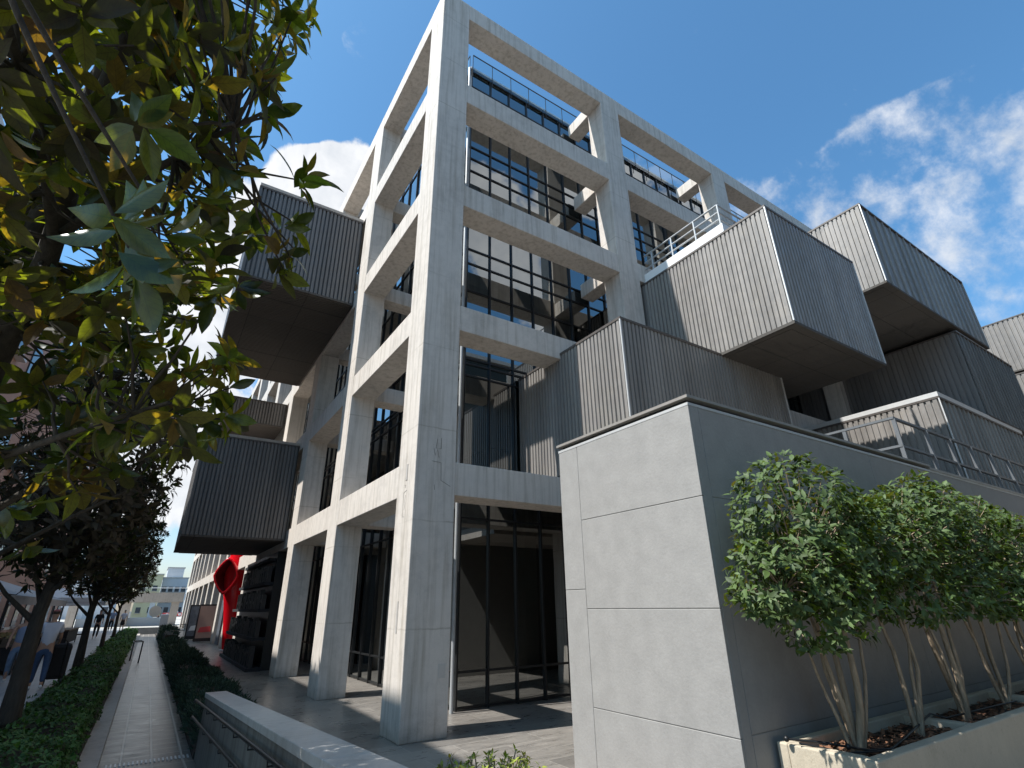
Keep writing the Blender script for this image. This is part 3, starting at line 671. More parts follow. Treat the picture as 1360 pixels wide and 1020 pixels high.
def juniper(y0, y1, x0, x1, top, label, dens, L):
    o = empty('juniper_hedge', ((x0 + x1) / 2, y0, -.5), label, 'hedge', 'juniper hedges beside the plaza')
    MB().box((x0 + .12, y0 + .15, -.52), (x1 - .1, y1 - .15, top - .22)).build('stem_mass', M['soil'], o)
    lf = MB(); n = int((y1 - y0) * dens)
    for i in range(n):
        y = g.uniform(y0, y1); u_ = g.uniform(-.4, 1.4)
        e = min(1, (y - y0) / .5, (y1 - y) / .5); tp = -.5 + (top + .5) * (.45 + .55 * e) + .09 * math.sin(y * 1.9) + .05 * math.sin(y * 4.3 + u_ * 3)
        if u_ < 0: p = Vector((x0 + .06 * math.sin(y * 3), y, -.5 + (tp + .5) * (1 + u_ / .4)))
        elif u_ > 1: p = Vector((x1, y, -.5 + (tp + .5) * (1 - (u_ - 1) / .4)))
        else: p = Vector((x0 + (x1 - x0) * u_, y, tp - .3 * abs(u_ - .5) ** 2))
        p += rv(g) * .05
        out = Vector(((u_ - .5) * 1.2, 0, .8)) + rv(g) * .8
        for q in range(3):
            dd = out + rv(g) * .6; l = L * g.uniform(.6, 1.2)
            leafgeo(lf, p + rv(g) * .02, dd, rv(g), l, l * .16, .1, 0, 1)
    lf.build('foliage', M['juniper'], o)
juniper(4.0, 13.2, -1.93, -1.06, .02, 'long dark juniper hedge right behind the end of the ramp wall', 620, .10)
juniper(13.6, 22.5, -1.93, -1.1, .02, 'rounded dark juniper hedge in the middle of the row along the path', 260, .15)
juniper(24.5, 33, -1.93, -1.1, .0, 'juniper hedge beside the cafe tables', 130, .2)
juniper(36, 45, -1.9, -1.1, .35, 'farthest dark juniper clump by the pale pillar', 90, .24)
# small yellow-green bush at the bottom edge
bu = empty('small_bush', (-.42, -3.0, 0), 'small yellow-green bush on the paving in the bottom foreground', 'bush')
lf = MB(); st = MB()
for i in range(90):
    a = g.uniform(0, 6.3); rr = g.random() ** .5 * .46; top = Vector((-.42 + rr * math.cos(a) * 1.05, -3.02 + rr * math.sin(a) * .8, g.uniform(.30, .53) - rr * .12))
    st.tube([(-.42 + rr * .3 * math.cos(a), -3.02 + rr * .3 * math.sin(a), .0), top], .006, 5)
    for k in range(3): rosette(lf, top - Vector((0, 0, .07 * k)), Vector((math.cos(a) * rr, math.sin(a) * rr, .8)), 6, .062, g, 2)
st.build('stem', M['shrub_bark'], bu); lf.build('foliage', M['lime'], bu)

# planter with shrubs
P = empty('planter', (1.38, -4.9, 0), 'long beige cast concrete planter against the grey wall', 'planter')
px0, px1, py0, py1, pz = 1.37, 14.5, -5.24, -4.50, .62
mb = MB().box((px0, py0, -.6), (px1, py0 + .10, pz)).box((px0, py1 - .09, -.6), (px1, py1, pz)).box((px0, py0 + .10, -.6), (px0 + .12, py1 - .09, pz)).box((px1 - .12, py0 + .10, -.6), (px1, py1 - .09, pz))
for x in (3.35, 5.6, 7.8): mb.box((x, py0 + .10, 0), (x + .10, py1 - .09, pz - .012))
mb.build('trough', M['planter'], P, bevel=.012)
MB().box((px0 + .1, py0 + .08, 0), (px1 - .1, py1 - .07, pz - .09)).build('soil', M['soil'], P)
ch = MB()
for i in range(2600):
    p = Vector((px0 + .14 + (g.random() ** 1.6) * 6.5, g.uniform(py0 + .13, py1 - .12), pz - .085 + g.uniform(0, .03)))
    d = rv(g); d.z *= .3; d.normalize(); s_ = d.cross(Vector((0, 0, 1)) + rv(g) * .5).normalized(); l = g.uniform(.012, .03); w = l * g.uniform(.3, .7)
    ch.face([p - d * l - s_ * w, p + d * l - s_ * w, p + d * l + s_ * w, p - d * l + s_ * w])
o = ch.build('mulch', M['mulch'], P); o['kind'] = 'stuff'
hs_ = MB().tube([(1.33, -4.62, .66), (1.5, -4.8, .645), (1.75, -5.02, .60), (2.0, -5.06, .585), (2.5, -4.95, .58), (3.3, -4.86, .66), (3.5, -4.9, .61), (5.2, -4.95, .60)], .009, 6)
hs_.tube([(1.36, -4.70, .64), (1.55, -4.96, .60), (1.9, -5.09, .59)], .007, 6)
for c in ((1.33, -4.62, .66), (1.62, -4.93, .625)): hs_.ell(c, (.022, .022, .022), 8, 6)
tag(hs_.build('irrigation_hose', M['black'], None, (1.35, -4.7, .6)), 'thin black irrigation hose lying over the planter rim', 'hose')
def shrub(x, y, seed, cr, nleaf, stems, label):
    g = random.Random(seed); z0 = pz - .10
    t = empty('gardenia_shrub', (x, y, z0), label, 'shrub', 'shrubs in the long planter')
    st = MB(); sk = []
    for (dx, dy, h, rr, bx) in stems:
        a = Vector((x + bx, y, z0)); b = Vector((x + dx, y + dy, h))
        pts = limbpath(a, b, g, .09, 7); st.tube(pts, [rr * (1 - .6 * i / 7) for i in range(8)], 7); sk += pts[3:]
    lf = MB(); nt_ = int(nleaf * 1.6) // 6; vol = [e[1][0] * e[1][1] * e[1][2] for e in cr]; tv = sum(vol)
    for k in range(nt_):
        q = g.uniform(0, tv); i = 0
        while q > vol[i]: q -= vol[i]; i += 1
        c, rr = cr[i]; v = rv(g); v = v.normalized() * (v.length ** .35)
        p = Vector((c[0] + v.x * rr[0], c[1] + v.y * rr[1], c[2] + v.z * rr[2] * (1 if v.z > 0 else .8)))
        p.y = min(p.y, -4.56)
        d = Vector((v.x * .8, v.y * .8, v.z * .6 + .5)) + rv(g) * .5
        if g.random() < .10:
            s_ = min(sk, key=lambda s: (s - p).length_squared); st.tube([s_, s_.lerp(p, .5) + rv(g) * .04, p], [.007, .005, .003], 4, False)
        d2, a, b = rot_basis(d)
        for j in range(6):
            w = j * 2.4 + g.uniform(-.4, .4); out = a * math.cos(w) + b * math.sin(w)
            dd = out * .9 + d2 * g.uniform(.2, .8) + rv(g) * .2; nn = d2 * .8 - out * .4 + Vector((0, 0, .35)) + rv(g) * .3
            l = g.uniform(.045, .10)
            leafgeo(lf, p + d2 * g.uniform(-.06, .03), dd, nn, l, l * .45, .2, .2, 2)
    st.build('stem', M['shrub_bark'], t); lf.build('crown', M['shrub'], t)
shrub(1.78, -4.92, 31, [((1.55, -5.0, 2.25), (.78, .48, .62)), ((1.2, -5.05, 1.85), (.62, .45, .42)), ((2.0, -4.95, 2.05), (.6, .45, .55)), ((1.75, -5.15, 1.72), (.6, .4, .30)), ((1.25, -5.15, 1.5), (.42, .35, .26)), ((.95, -5.0, 1.75), (.45, .36, .3))], 4400,
      [(-.55, 0, 1.75, .016, -.06), (-.1, -.05, 1.8, .035, 0), (.15, .05, 2.0, .03, .02), (.0, .02, 2.0, .028, .05), (.28, -.05, 1.9, .018, .07), (-.3, .04, 1.9, .022, 0)], 'leftmost shrub of the planter, with pale slim stems and a full glossy crown')
shrub(2.90, -4.88, 32, [((2.75, -4.95, 2.1), (.62, .44, .52)), ((3.2, -4.95, 2.2), (.6, .44, .5)), ((2.95, -5.1, 1.65), (.4, .35, .3))], 2600,
      [(-.35, 0, 2.0, .025, -.02), (.12, 0, 1.9, .025, .03), (.3, 0, 2.1, .018, .03)], 'second shrub from the left in the planter, with a thin forked stem')
shrub(3.95, -4.90, 33, [((3.85, -4.95, 2.3), (.6, .45, .6)), ((4.35, -4.95, 2.55), (.5, .42, .5)), ((4.1, -5.1, 1.75), (.5, .36, .36))], 2800,
      [(-.5, 0, 1.9, .03, 0), (-.15, 0, 2.0, .035, .02), (.25, 0, 2.0, .025, .03), (-.3, .02, 2.1, .02, 0)], 'third shrub from the left in the planter, with a pale sunlit stem base')
shrub(5.05, -4.90, 34, [((5.05, -4.95, 2.25), (.6, .45, .6)), ((5.5, -4.95, 2.45), (.5, .42, .45)), ((5.2, -5.1, 1.75), (.7, .4, .4))], 2600,
      [(-.5, 0, 1.9, .02, 0), (-.25, 0, 2.0, .02, .02), (.0, 0, 2.0, .02, .03), (.25, .02, 2.1, .02, 0), (.45, .02, 2.1, .02, 0)], 'fourth shrub from the left, a dark fan of many thin stems')
shrub(6.3, -4.90, 35, [((6.2, -4.95, 2.25), (.8, .45, .62)), ((6.9, -4.95, 2.2), (.8, .45, .6)), ((6.4, -5.1, 1.7), (.8, .4, .4))], 2600,
      [(-.4, 0, 1.9, .02, 0), (-.1, 0, 2.0, .03, .02), (.3, 0, 2.0, .02, .03)], 'fifth shrub from the left, near the right edge of the view')
shrub(7.9, -4.90, 36, [((7.8, -4.95, 2.2), (.9, .45, .62)), ((8.6, -4.95, 2.15), (.9, .45, .6))], 2000,
      [(-.4, 0, 1.9, .02, 0), (-.1, 0, 2.0, .03, .02), (.3, 0, 2.0, .02, .03)], 'sixth shrub, farthest back in the planter at the right edge')
exec_tail = True
# ---------------------------------------------------------------- street furniture on the plaza side
SC = empty('red_sculpture', (.05, 20.6, 0), 'tall glossy red trumpet shaped sculpture standing by the columns', 'sculpture')
def ring(c, rx, rz, nrm, n=20, sq=1.0):
    nrm = Vector(nrm).normalized(); a = nrm.cross(Vector((0, 0, 1))).normalized(); b = a.cross(nrm)
    pts = []
    for k in range(n):
        t = 2 * math.pi * k / n; cs, sn = math.cos(t), math.sin(t)
        s = (abs(cs) ** sq + abs(sn) ** sq) ** (-1 / sq)
        pts.append(Vector(c) + a * (rx * cs * s) + b * (rz * sn * s))
    return pts
def loft(mb, rings, close=False):
    n = len(rings[0]); V = [p for r_ in rings for p in r_]; F = []
    for i in range(len(rings) - 1):
        for k in range(n): F.append((i * n + k, i * n + (k + 1) % n, (i + 1) * n + (k + 1) % n, (i + 1) * n + k))
    mb.mesh(V, F, True)
def hring(c, rx, ry, n=20): return [Vector((c[0] + rx * math.cos(2 * math.pi * k / n), c[1] + ry * math.sin(2 * math.pi * k / n), c[2])) for k in range(n)]
sx, sy = .18, 20.6
mb = MB(); loft(mb, [hring((sx, sy, 0), .20, .2), hring((sx - .02, sy, .5), .25, .22), hring((sx - .03, sy, 1.2), .32, .26), hring((sx - .05, sy, 1.9), .42, .3), hring((sx - .1, sy, 2.5), .5, .36), hring((sx - .12, sy + .1, 3.2), .52, .4), hring((sx - .05, sy + .15, 3.9), .5, .4), hring((sx + .1, sy + .2, 4.8), .42, .36), hring((sx + .3, sy + .2, 5.6), .3, .3)])
mb.build('stem', M['red'], SC)
nm = Vector((-.25, -1, 0)); mc = Vector((sx - .62, sy - .45, 3.02))
mb = MB(); loft(mb, [ring(mc - nm * .7 + Vector((.25, 0, 0)), .36, .5, nm, 24, 1.6), ring(mc - nm * .3 + Vector((.08, 0, 0)), .47, .72, nm, 24, 1.45), ring(mc, .52, .80, nm, 24, 1.3), ring(mc + nm * .04, .49, .76, nm, 24, 1.3), ring(mc + nm * .02, .43, .68, nm, 24, 1.3)])
mb.build('mouth', M['red'], SC)
mb = MB(); loft(mb, [ring(mc + nm * .02, .43, .68, nm, 24, 1.3), ring(mc - nm * .3 + Vector((.1, 0, 0)), .36, .58, nm, 24, 1.4), ring(mc - nm * .6 + Vector((.2, 0, 0)), .2, .3, nm, 24, 1.6)]); mb.face(ring(mc - nm * .6 + Vector((.2, 0, 0)), .2, .3, nm, 24, 1.6))
mb.build('throat', M['redin'], SC)
MB().tube([(sx, sy, 0), (sx, sy, .03)], .3, 20).build('base', M['white'], SC)
# dark letter wall: stacked shelves of block shapes
LWALL = empty('dark_display_wall', (-.3, 14, 0), 'dark stacked display wall of black letter-like blocks between the columns', 'display')
MB().box((-.02, 10.6, 0), (.5, 17.0, 3.28)).build('back_panel', M['black'], LWALL)
for k, z in enumerate((.0, .78, 1.55, 2.3, 3.0)):
    yo = 10.5 + k * .05; ye = 17.3 - k * .35
    MB().box((-.42 + k * .05, yo, z), (-.021, ye, z + .09)).build('shelf', M['greyb'] if False else M['cloth'], LWALL)
    if k == 4: break
    mb = MB(); y = yo + .06
    while y < ye - .35:
        w = g.choice((.22, .3, .38)); h = g.uniform(.48, .66); x0 = -.36 + k * .05
        mb.box((x0, y, z + .091), (x0 + .12, y + .07, z + h)); mb.box((x0, y + w - .07, z + .091), (x0 + .12, y + w, z + h)); zz = z + g.uniform(.2, .5)
        mb.box((x0 + .01, y + .07, zz), (x0 + .11, y + w - .07, zz + .08)); y += w + .08
    mb.build('block_row', M['block'], LWALL)
def aframe(x, y, w, h, m, label):
    o = empty('a_frame_sign', (x, y, 0), label, 'sign', 'pavement signs by the columns')
    MB().mesh([(x - w / 2, y, .05), (x + w / 2, y, .05), (x + w / 2, y + .28, h), (x - w / 2, y + .28, h), (x - w / 2, y + .03, .05), (x + w / 2, y + .03, .05), (x + w / 2, y + .31, h), (x - w / 2, y + .31, h)],
              [(0, 1, 2, 3), (5, 4, 7, 6), (1, 0, 4, 5), (2, 1, 5, 6), (3, 2, 6, 7), (0, 3, 7, 4)]).build('frame', M['black'], o)
    MB().mesh([(x - w / 2, y + .6, .05), (x + w / 2, y + .6, .05), (x + w / 2, y + .32, h), (x - w / 2, y + .32, h)], [(0, 1, 2, 3)]).build('back_leaf', M['black'], o)
    MB().mesh([(x - w / 2 + .05, y + .02, .22), (x + w / 2 - .05, y + .02, .22), (x + w / 2 - .05, y + .26, h - .08), (x - w / 2 + .05, y + .26, h - .08)], [(0, 1, 2, 3)]).build('poster', m, o, None)
    p = MB().mesh([(x - w / 2 + .12, y + .05, .5), (x + w / 2 - .16, y + .05, .52), (x + w / 2 - .2, y + .1, .8), (x - w / 2 + .2, y + .1, .75)], [(0, 1, 2, 3)]); p.build('picture', M['redwhite'] if m is M['pink'] else M['palew'], o)
aframe(-.55, 30.9, .8, 1.9, M['poster2'], 'tall dark grey pavement sign, the left of two')
aframe(-.25, 27.6, .9, 1.9, M['pink'], 'tall pink pavement sign with a red picture, the right of two')
MB().box((.06, 23.6, .05), (.12, 24.8, 2.1)).build('poster_board', M['poster2']); tag(bpy.data.objects['poster_board'], 'dark upright poster board beside the red sculpture', 'board')
def cafe_table(x, y, label):
    o = empty('cafe_table', (x, y, 0), label, 'table', 'cafe tables on the plaza')
    MB().tube([(x, y, .72), (x, y, .745)], .36, 16).build('table_top', M['black'], o); MB().tube([(x, y, .02), (x, y, .72)], .03, 8).build('leg', M['black'], o); MB().tube([(x, y, 0), (x, y, .02)], .22, 12).build('base', M['black'], o)
cafe_table(-.75, 32.5, 'black round cafe table nearest the pavement signs'); cafe_table(-.65, 36.0, 'black round cafe table behind the first one')
def cafe_chair(x, y, a, label):
    o = empty('cafe_chair', (x, y, 0), label, 'chair', 'cafe chairs on the plaza'); q = Matrix.Rotation(a, 3, 'Z')
    def tr(v): return Vector((x, y, 0)) + q @ Vector(v)
    for sxx in (-.2, .2):
        for syy in (-.2, .2): MB().tube([tr((sxx, syy, 0)), tr((sxx, syy, .45 if syy < 0 else .85))], .012, 6).build('leg', M['black'], o)
    m = MB(); m.mesh([tr(v) for v in ((-.21, -.21, .44), (.21, -.21, .44), (.21, .21, .44), (-.21, .21, .44), (-.21, -.21, .47), (.21, -.21, .47), (.21, .21, .47), (-.21, .21, .47))], [(0, 3, 2, 1), (4, 5, 6, 7), (0, 1, 5, 4), (1, 2, 6, 5), (2, 3, 7, 6), (3, 0, 4, 7)]); m.build('seat', M['wood'], o)
    m = MB()
    for z in (.6, .7, .8): m.tube([tr((-.2, .2, z)), tr((.2, .2, z))], .012, 6)
    m.build('backrest', M['black'], o)
cafe_chair(-.3, 31.7, 2.6, 'black slatted cafe chair on the column side of the first table'); cafe_chair(-1.2, 33.2, -.9, 'black slatted cafe chair between first table and hedge'); cafe_chair(-.3, 35.2, 2.8, 'black slatted cafe chair in front of the second table')
# bench rail, pillar
rl = MB().tube([(-3.3, 24.6, -.49), (-3.3, 24.6, .25), (-2.95, 24.7, .28), (-2.95, 24.7, -.6)], .03, 8).tube([(-3.3, 24.6, .25), (-3.35, 26.3, .25), (-3.0, 26.3, .25), (-2.95, 24.7, .28)], .03, 8)
tag(rl.build('metal_rail', M['black'], None, (-3.1, 25, -.5)), 'short black tubular rail on the kerb beside the hedge end', 'rail')
pi = empty('pillar', (-1.75, 47, -.6), 'short pale pillar with a dark side at the end of the path', 'pillar')
MB().box((-2.0, 47, -.6), (-1.55, 50, .5)).build('shaft', M['stone'], pi, bevel=.02); MB().box((-2.03, 46.97, .502), (-1.52, 50.03, 1.3)).build('top', M['white'], pi, bevel=.02)

# ---------------------------------------------------------------- people
def skinmesh(name, parts, m, parent, loc, q):
    """one continuous surface grown round a skeleton: parts = [(chain of (x,y,z,r))...] sharing joints by equal coordinates"""
    V = []; E = []; Rr = []
    idx = {}
    for ch_ in parts:
        prev = None
        for (x, y, z, rr) in ch_:
            key = (round(x, 4), round(y, 4), round(z, 4))
            if key not in idx: idx[key] = len(V); V.append(Vector((x, y, z))); Rr.append(rr)
            if prev is not None and prev != idx[key]: E.append((prev, idx[key]))
            prev = idx[key]
    me = bpy.data.meshes.new(name); me.from_pydata(V, E, []); ob = bpy.data.objects.new(name, me); C.objects.link(ob)
    ob.modifiers.new('skin', 'SKIN').use_smooth_shade = True
    for i, sv in enumerate(me.skin_vertices[0].data):
        rr = Rr[i]; sv.radius = rr if isinstance(rr, tuple) else (rr, rr); sv.use_root = (i == 0)
    sb = ob.modifiers.new('sub', 'SUBSURF'); sb.levels = 1; sb.render_levels = 1
    dg = bpy.context.evaluated_depsgraph_get(); dg.update()
    nm_ = bpy.data.meshes.new_from_object(ob.evaluated_get(dg)); bpy.data.objects.remove(ob)
    nm_.name = name; nm_.materials.clear(); nm_.materials.append(m); nm_.transform(q.to_4x4())
    for p_ in nm_.polygons: p_.use_smooth = True; p_.material_index = 0
    o = bpy.data.objects.new(name, nm_); C.objects.link(o); o.parent = parent; WO[o.name] = Vector(loc); return o
def person(loc, heading, h, label, shirt, trousers, hair, stride=.22, sleeves=True, cap=None, longhair=False, arms=((.25, .1), (-.25, .1)), skirt=False):
    o = empty('person', loc, label, 'person'); k = h / 1.75; q = Matrix.Rotation(heading, 3, 'Z') @ Matrix.Scale(k, 3)
    st = stride      # faces -y before rotation
    hipL, hipR = (.09, 0, .93), (-.09, 0, .93)
    knL, knR = (.1, -st * .65, .5), (-.1, st * .25, .5)
    anL, anR = (.1, -st * .95, .08), (-.1, st * 1.15, .12)
    shL, shR = (.175, 0, 1.43), (-.175, 0, 1.43)
    def arm(s, a):
        f_, b_ = a
        el = (s * .235, -f_ * .35 + .03, 1.15); wr = (s * .245, -f_ * 1.0 - b_, .93 + abs(f_) * .25)
        return el, wr
    aL, aR = arm(1, arms[0]), arm(-1, arms[1])
    body = [[(0, 0, .95, (.13, .1)), (0, .01, 1.15, (.125, .095)), (0, 0, 1.36, (.15, .1)), (0, 0, 1.47, .06), (0, -.01, 1.53, .052), (0, -.025, 1.60, (.07, .078)), (0, -.015, 1.68, (.078, .092)), (0, -.01, 1.74, .05)]]
    for hp, kn, an in ((hipL, knL, anL), (hipR, knR, anR)):
        body.append([(0, 0, .95, .1), (*hp, .09), (*kn, .055), (*an, .036), (an[0], an[1] - .14, an[2] - .05, .03)])
    for s, sh_, (el, wr) in ((1, shL, aL), (-1, shR, aR)):
        body.append([(0, 0, 1.36, .1), (*sh_, .055), (*el, .04), (*wr, .026)])
        hd = (Vector(wr) - Vector(el)).normalized(); pm = Vector(wr) + hd * .05
        body.append([(*wr, .026), (*pm, .028)])
        for j, (dx, ln) in enumerate(((-.03, .07), (-.01, .085), (.01, .08), (.028, .065))):
            p1 = pm + Vector((0, dx, 0)) * 1.0 + hd * .035; p2 = p1 + hd * ln * .5 + Vector((-s * .012, 0, 0)); body.append([(*pm, .028), (*p1, .009), (*p2, .008)])
        th = Vector(wr) + hd * .03 + Vector((-s * .02, -.03, 0)); body.append([(*wr, .026), (*th, .010), (*(th + hd * .035), .009)])
    skinmesh('body', body, M['skin'], o, loc, q)
    fc = MB(); L0 = Vector(loc)
    def tf(v): return L0 + q @ Vector(v)
    for s in (-1, 1): fc.ell((0, 0, 0), (.001, .001, .001), 4, 3)
    fm = MB()
    for s in (-.032, .032): c = tf((s, -.098, 1.655)); fm.ell(c, (.012, .012, .008), 6, 5)
    c = tf((0, -.098, 1.585)); fm.ell(c, (.022, .012, .006), 6, 5); fm.build('face_features', M['hair'], o)
    sh = [[(0, 0, .90, (.165, .125)), (0, .01, 1.12, (.155, .115)), (0, 0, 1.34, (.175, .125)), (0, 0, 1.46, .085)]]
    if sleeves:
        for s, sp, (el, wr) in ((1, shL, aL), (-1, shR, aR)):
            mid = Vector(sp).lerp(Vector(el), .72); sh.append([(0, 0, 1.34, .12), (*sp, .075), (*mid, .064)])
    skinmesh('shirt', sh, shirt, o, loc, q)
    tr_ = [[(0, 0, .97, (.15, .115)), (0, 0, .90, (.155, .12))]]
    if skirt:
        tr_.append([(0, 0, .90, .155), (0, 0, .70, .19), (0, 0, .5, .2)])
    else:
        for hp, kn, an in ((hipL, knL, anL), (hipR, knR, anR)):
            a2 = Vector(an) + Vector((0, .01, .05)); tr_.append([(0, 0, .90, .12), (hp[0], hp[1], .84, .105), (*kn, .074), (*a2, .056)])
    skinmesh('trousers' if not skirt else 'skirt', tr_, trousers, o, loc, q)
    for an in (anL, anR):
        s_ = skinmesh('shoe', [[(an[0], an[1] + .05, an[2] - .03, .042), (an[0], an[1] - .08, an[2] - .045, .04), (an[0], an[1] - .17, an[2] - .05, .03)]], M['white'], o, loc, q)
    hr = [[(0, .02, 1.66, (.088, .09)), (0, .01, 1.72, (.088, .1)), (0, .0, 1.765, .05)]]
    if longhair: hr.append([(0, .02, 1.66, .088), (0, .05, 1.52, .08), (0, .06, 1.40, .06)])
    skinmesh('hair', hr, hair, o, loc, q)
    if cap:
        cp_ = skinmesh('cap', [[(0, 0, 1.715, (.094, .108)), (0, 0, 1.765, (.08, .09)), (0, 0, 1.79, .03)]], cap, o, loc, q)
        fm = MB(); fm.mesh([tf(v) for v in ((-.08, -.08, 1.72), (.08, -.08, 1.72), (.06, -.19, 1.705), (-.06, -.19, 1.705), (-.08, -.08, 1.73), (.08, -.08, 1.73), (.06, -.19, 1.712), (-.06, -.19, 1.712))], [(0, 3, 2, 1), (4, 5, 6, 7), (0, 1, 5, 4), (1, 2, 6, 5), (2, 3, 7, 6), (3, 0, 4, 7)]); fm.build('cap_peak', cap, o)
    return o
person((-4.90, 9.9, 0), math.pi + .15, 1.66, 'man in white t-shirt, dark jeans and red cap walking away behind the hedge', M['tshirt'], M['jeans'], M['hair'], .2, True, M['cap'], False, ((.1, .05), (.28, .12)))
person((-5.66, 11.9, 0), .1, 1.62, 'woman in grey-blue top and light jeans walking towards the camera beside the stall', M['bluet'], M['jeans2'], M['hair'], .18, False, None, True, ((.05, .02), (.1, .05)))
person((-5.45, 51.5, 0), math.pi, 1.74, 'distant person in light blue shirt walking away down the street', M['bluet'], M['cloth'], M['hair'], .2)
person((-4.65, 51.0, 0), math.pi, 1.66, 'distant person in white top and dark skirt walking away', M['tshirt'], M['cloth'], M['hair'], .15, True, None, False, ((.1, .0), (-.1, 0)), True)
person((-5.6, 38.0, 0), math.pi, 1.68, 'distant person all in black walking along the stalls', M['cloth'], M['cloth'], M['hair'], .2)
person((.3, 84, 0), .3, 1.75, 'tiny far figure in white top standing on the sunlit square', M['tshirt'], M['cloth'], M['hair'], .1)
person((-1.7, 84, 0), .8, 1.75, 'tiny far worker in yellow vest by the barriers', M['hivis'], M['cloth'], M['hair'], .1)
# black trolley bag pushed by the man
bg_ = empty('shopping_trolley', (-4.66, 10.6, 0), 'bulky black shopping trolley bag in front of the man in the red cap', 'trolley')
MB().box((-4.86, 10.44, .14), (-4.46, 10.74, .92)).build('bag', M['cloth'], bg_, bevel=.09)
MB().tube([(-4.80, 10.45, .2), (-4.84, 10.40, .95), (-4.78, 10.25, 1.02), (-4.62, 10.25, 1.02), (-4.56, 10.40, .95), (-4.54, 10.45, .2)], .012, 6).build('handle', M['black'], bg_)
for x in (-4.82, -4.5): MB().tube([(x - .015, 10.55, .09), (x + .015, 10.55, .09)], .09, 14).build('wheel', M['black'], bg_)

# ---------------------------------------------------------------- market side of the street
def stall(x, y0, y1, label, w=1.2):
    o = empty('market_stall', (x, y0, 0), label, 'stall', 'market stalls along the street')
    MB().box((x - w, y0, .72), (x, y1, .78)).build('table_top', M['wood'], o)
    MB().box((x - w + .05, y0 + .05, .12), (x - .04, y1 - .05, .719)).build('cloth', M['cloth'], o)
    for a in (x - w + .02, x - .06):
        for b in (y0 + .02, y1 - .06): MB().box((a, b, 0), (a + .04, b + .04, .72)).build('leg', M['black'], o)
    n = int((y1 - y0) / .62); return o, n
def crate(x, y, z, m, label, seed):
    o = empty('produce_crate', (x, y, z), label, 'crate', 'produce crates on the stalls'); q = random.Random(seed)
    m0 = MB()
    for a in ((x, y, x + .5, y + .015), (x, y + .365, x + .5, y + .38), (x, y + .015, x + .015, y + .365), (x + .485, y + .015, x + .5, y + .365)): m0.box((a[0], a[1], z), (a[2], a[3], z + .16))
    m0.box((x + .015, y + .015, z), (x + .485, y + .365, z + .015)); m0.build('crate_box', M['wood'], o)
    f_ = MB()
    for k in range(46): f_.ell((x + .05 + q.random() * .4, y + .05 + q.random() * .28, z + .08 + q.random() * .13), (.05, .045, .045), 7, 5)
    f_.build('produce', m, o)
o, n = stall(-5.95, 14.2, 17.6, 'nearest market stall heaped with yellowish produce behind the woman'); k = 0
for i in range(5):
    for j in range(2):
        k += 1; crate(-6.95 + j * .55, 14.3 + i * .62, .782 + .02 * (1 - j), M['produce'], ('yellow produce crate in row %d from the camera, %s side of the nearest stall' % (i + 1, 'street' if j else 'shop')), 100 + k)
stall(-6.1, 21.0, 25.0, 'second market stall with a dark cloth, behind the first')
stall(-6.2, 29, 34, 'third market stall with a dark cloth, farther down')
def umbrella(x, y, rr, z, m, label):
    o = empty('market_umbrella', (x, y, 0), label, 'umbrella', 'umbrellas over the stalls')
    MB().tube([(x, y, 0), (x, y, z + .55)], .03, 8).build('pole', M['black'], o)
    V = [(x, y, z + .55)]; n = 4; c = MB(); P_ = [(x - rr, y - rr, z), (x + rr, y - rr, z), (x + rr, y + rr, z), (x - rr, y + rr, z)]
    for i in range(4):
        c.face([P_[i], P_[(i + 1) % 4], V[0]]); a, b = P_[i], P_[(i + 1) % 4]; c.face([(a[0], a[1], z - .22), (b[0], b[1], z - .22), b, a])
    c.build('canopy', m, o); MB().box((x - .35, y - .35, 0), (x + .35, y + .35, .08)).build('base', M['black'], o)
umbrella(-7.3, 31.0, 1.5, 2.3, M['white'], 'white square umbrella over the third stall'); umbrella(-7.0, 39.5, 1.5, 2.2, M['white'], 'white square umbrella behind the third stall'); umbrella(-6.9, 46.5, 1.5, 2.3, M['canvas'], 'grey square umbrella farthest along the street')
aw = empty('awning', (-8.2, 14, 0), 'long grey canvas awning above the nearest market stalls', 'awning')
MB().mesh([(-6.35, 13.2, 2.08), (-6.35, 26, 2.08), (-9.4, 26, 3.1), (-9.4, 13.2, 3.1), (-6.35, 13.2, 2.10), (-6.35, 26, 2.10), (-9.4, 26, 3.12), (-9.4, 13.2, 3.12)], [(0, 1, 2, 3), (7, 6, 5, 4), (0, 4, 5, 1), (0, 3, 7, 4), (1, 5, 6, 2)]).build('canvas', M['canvas'], aw)
MB().box((-6.36, 13.2, 1.86), (-6.345, 26, 2.08)).build('valance', M['canvas'], aw)
for y in (13.4, 19.5, 25.8): MB().tube([(-6.4, y, 0), (-6.4, y, 2.08)], .03, 8).build('post', M['black'], aw)
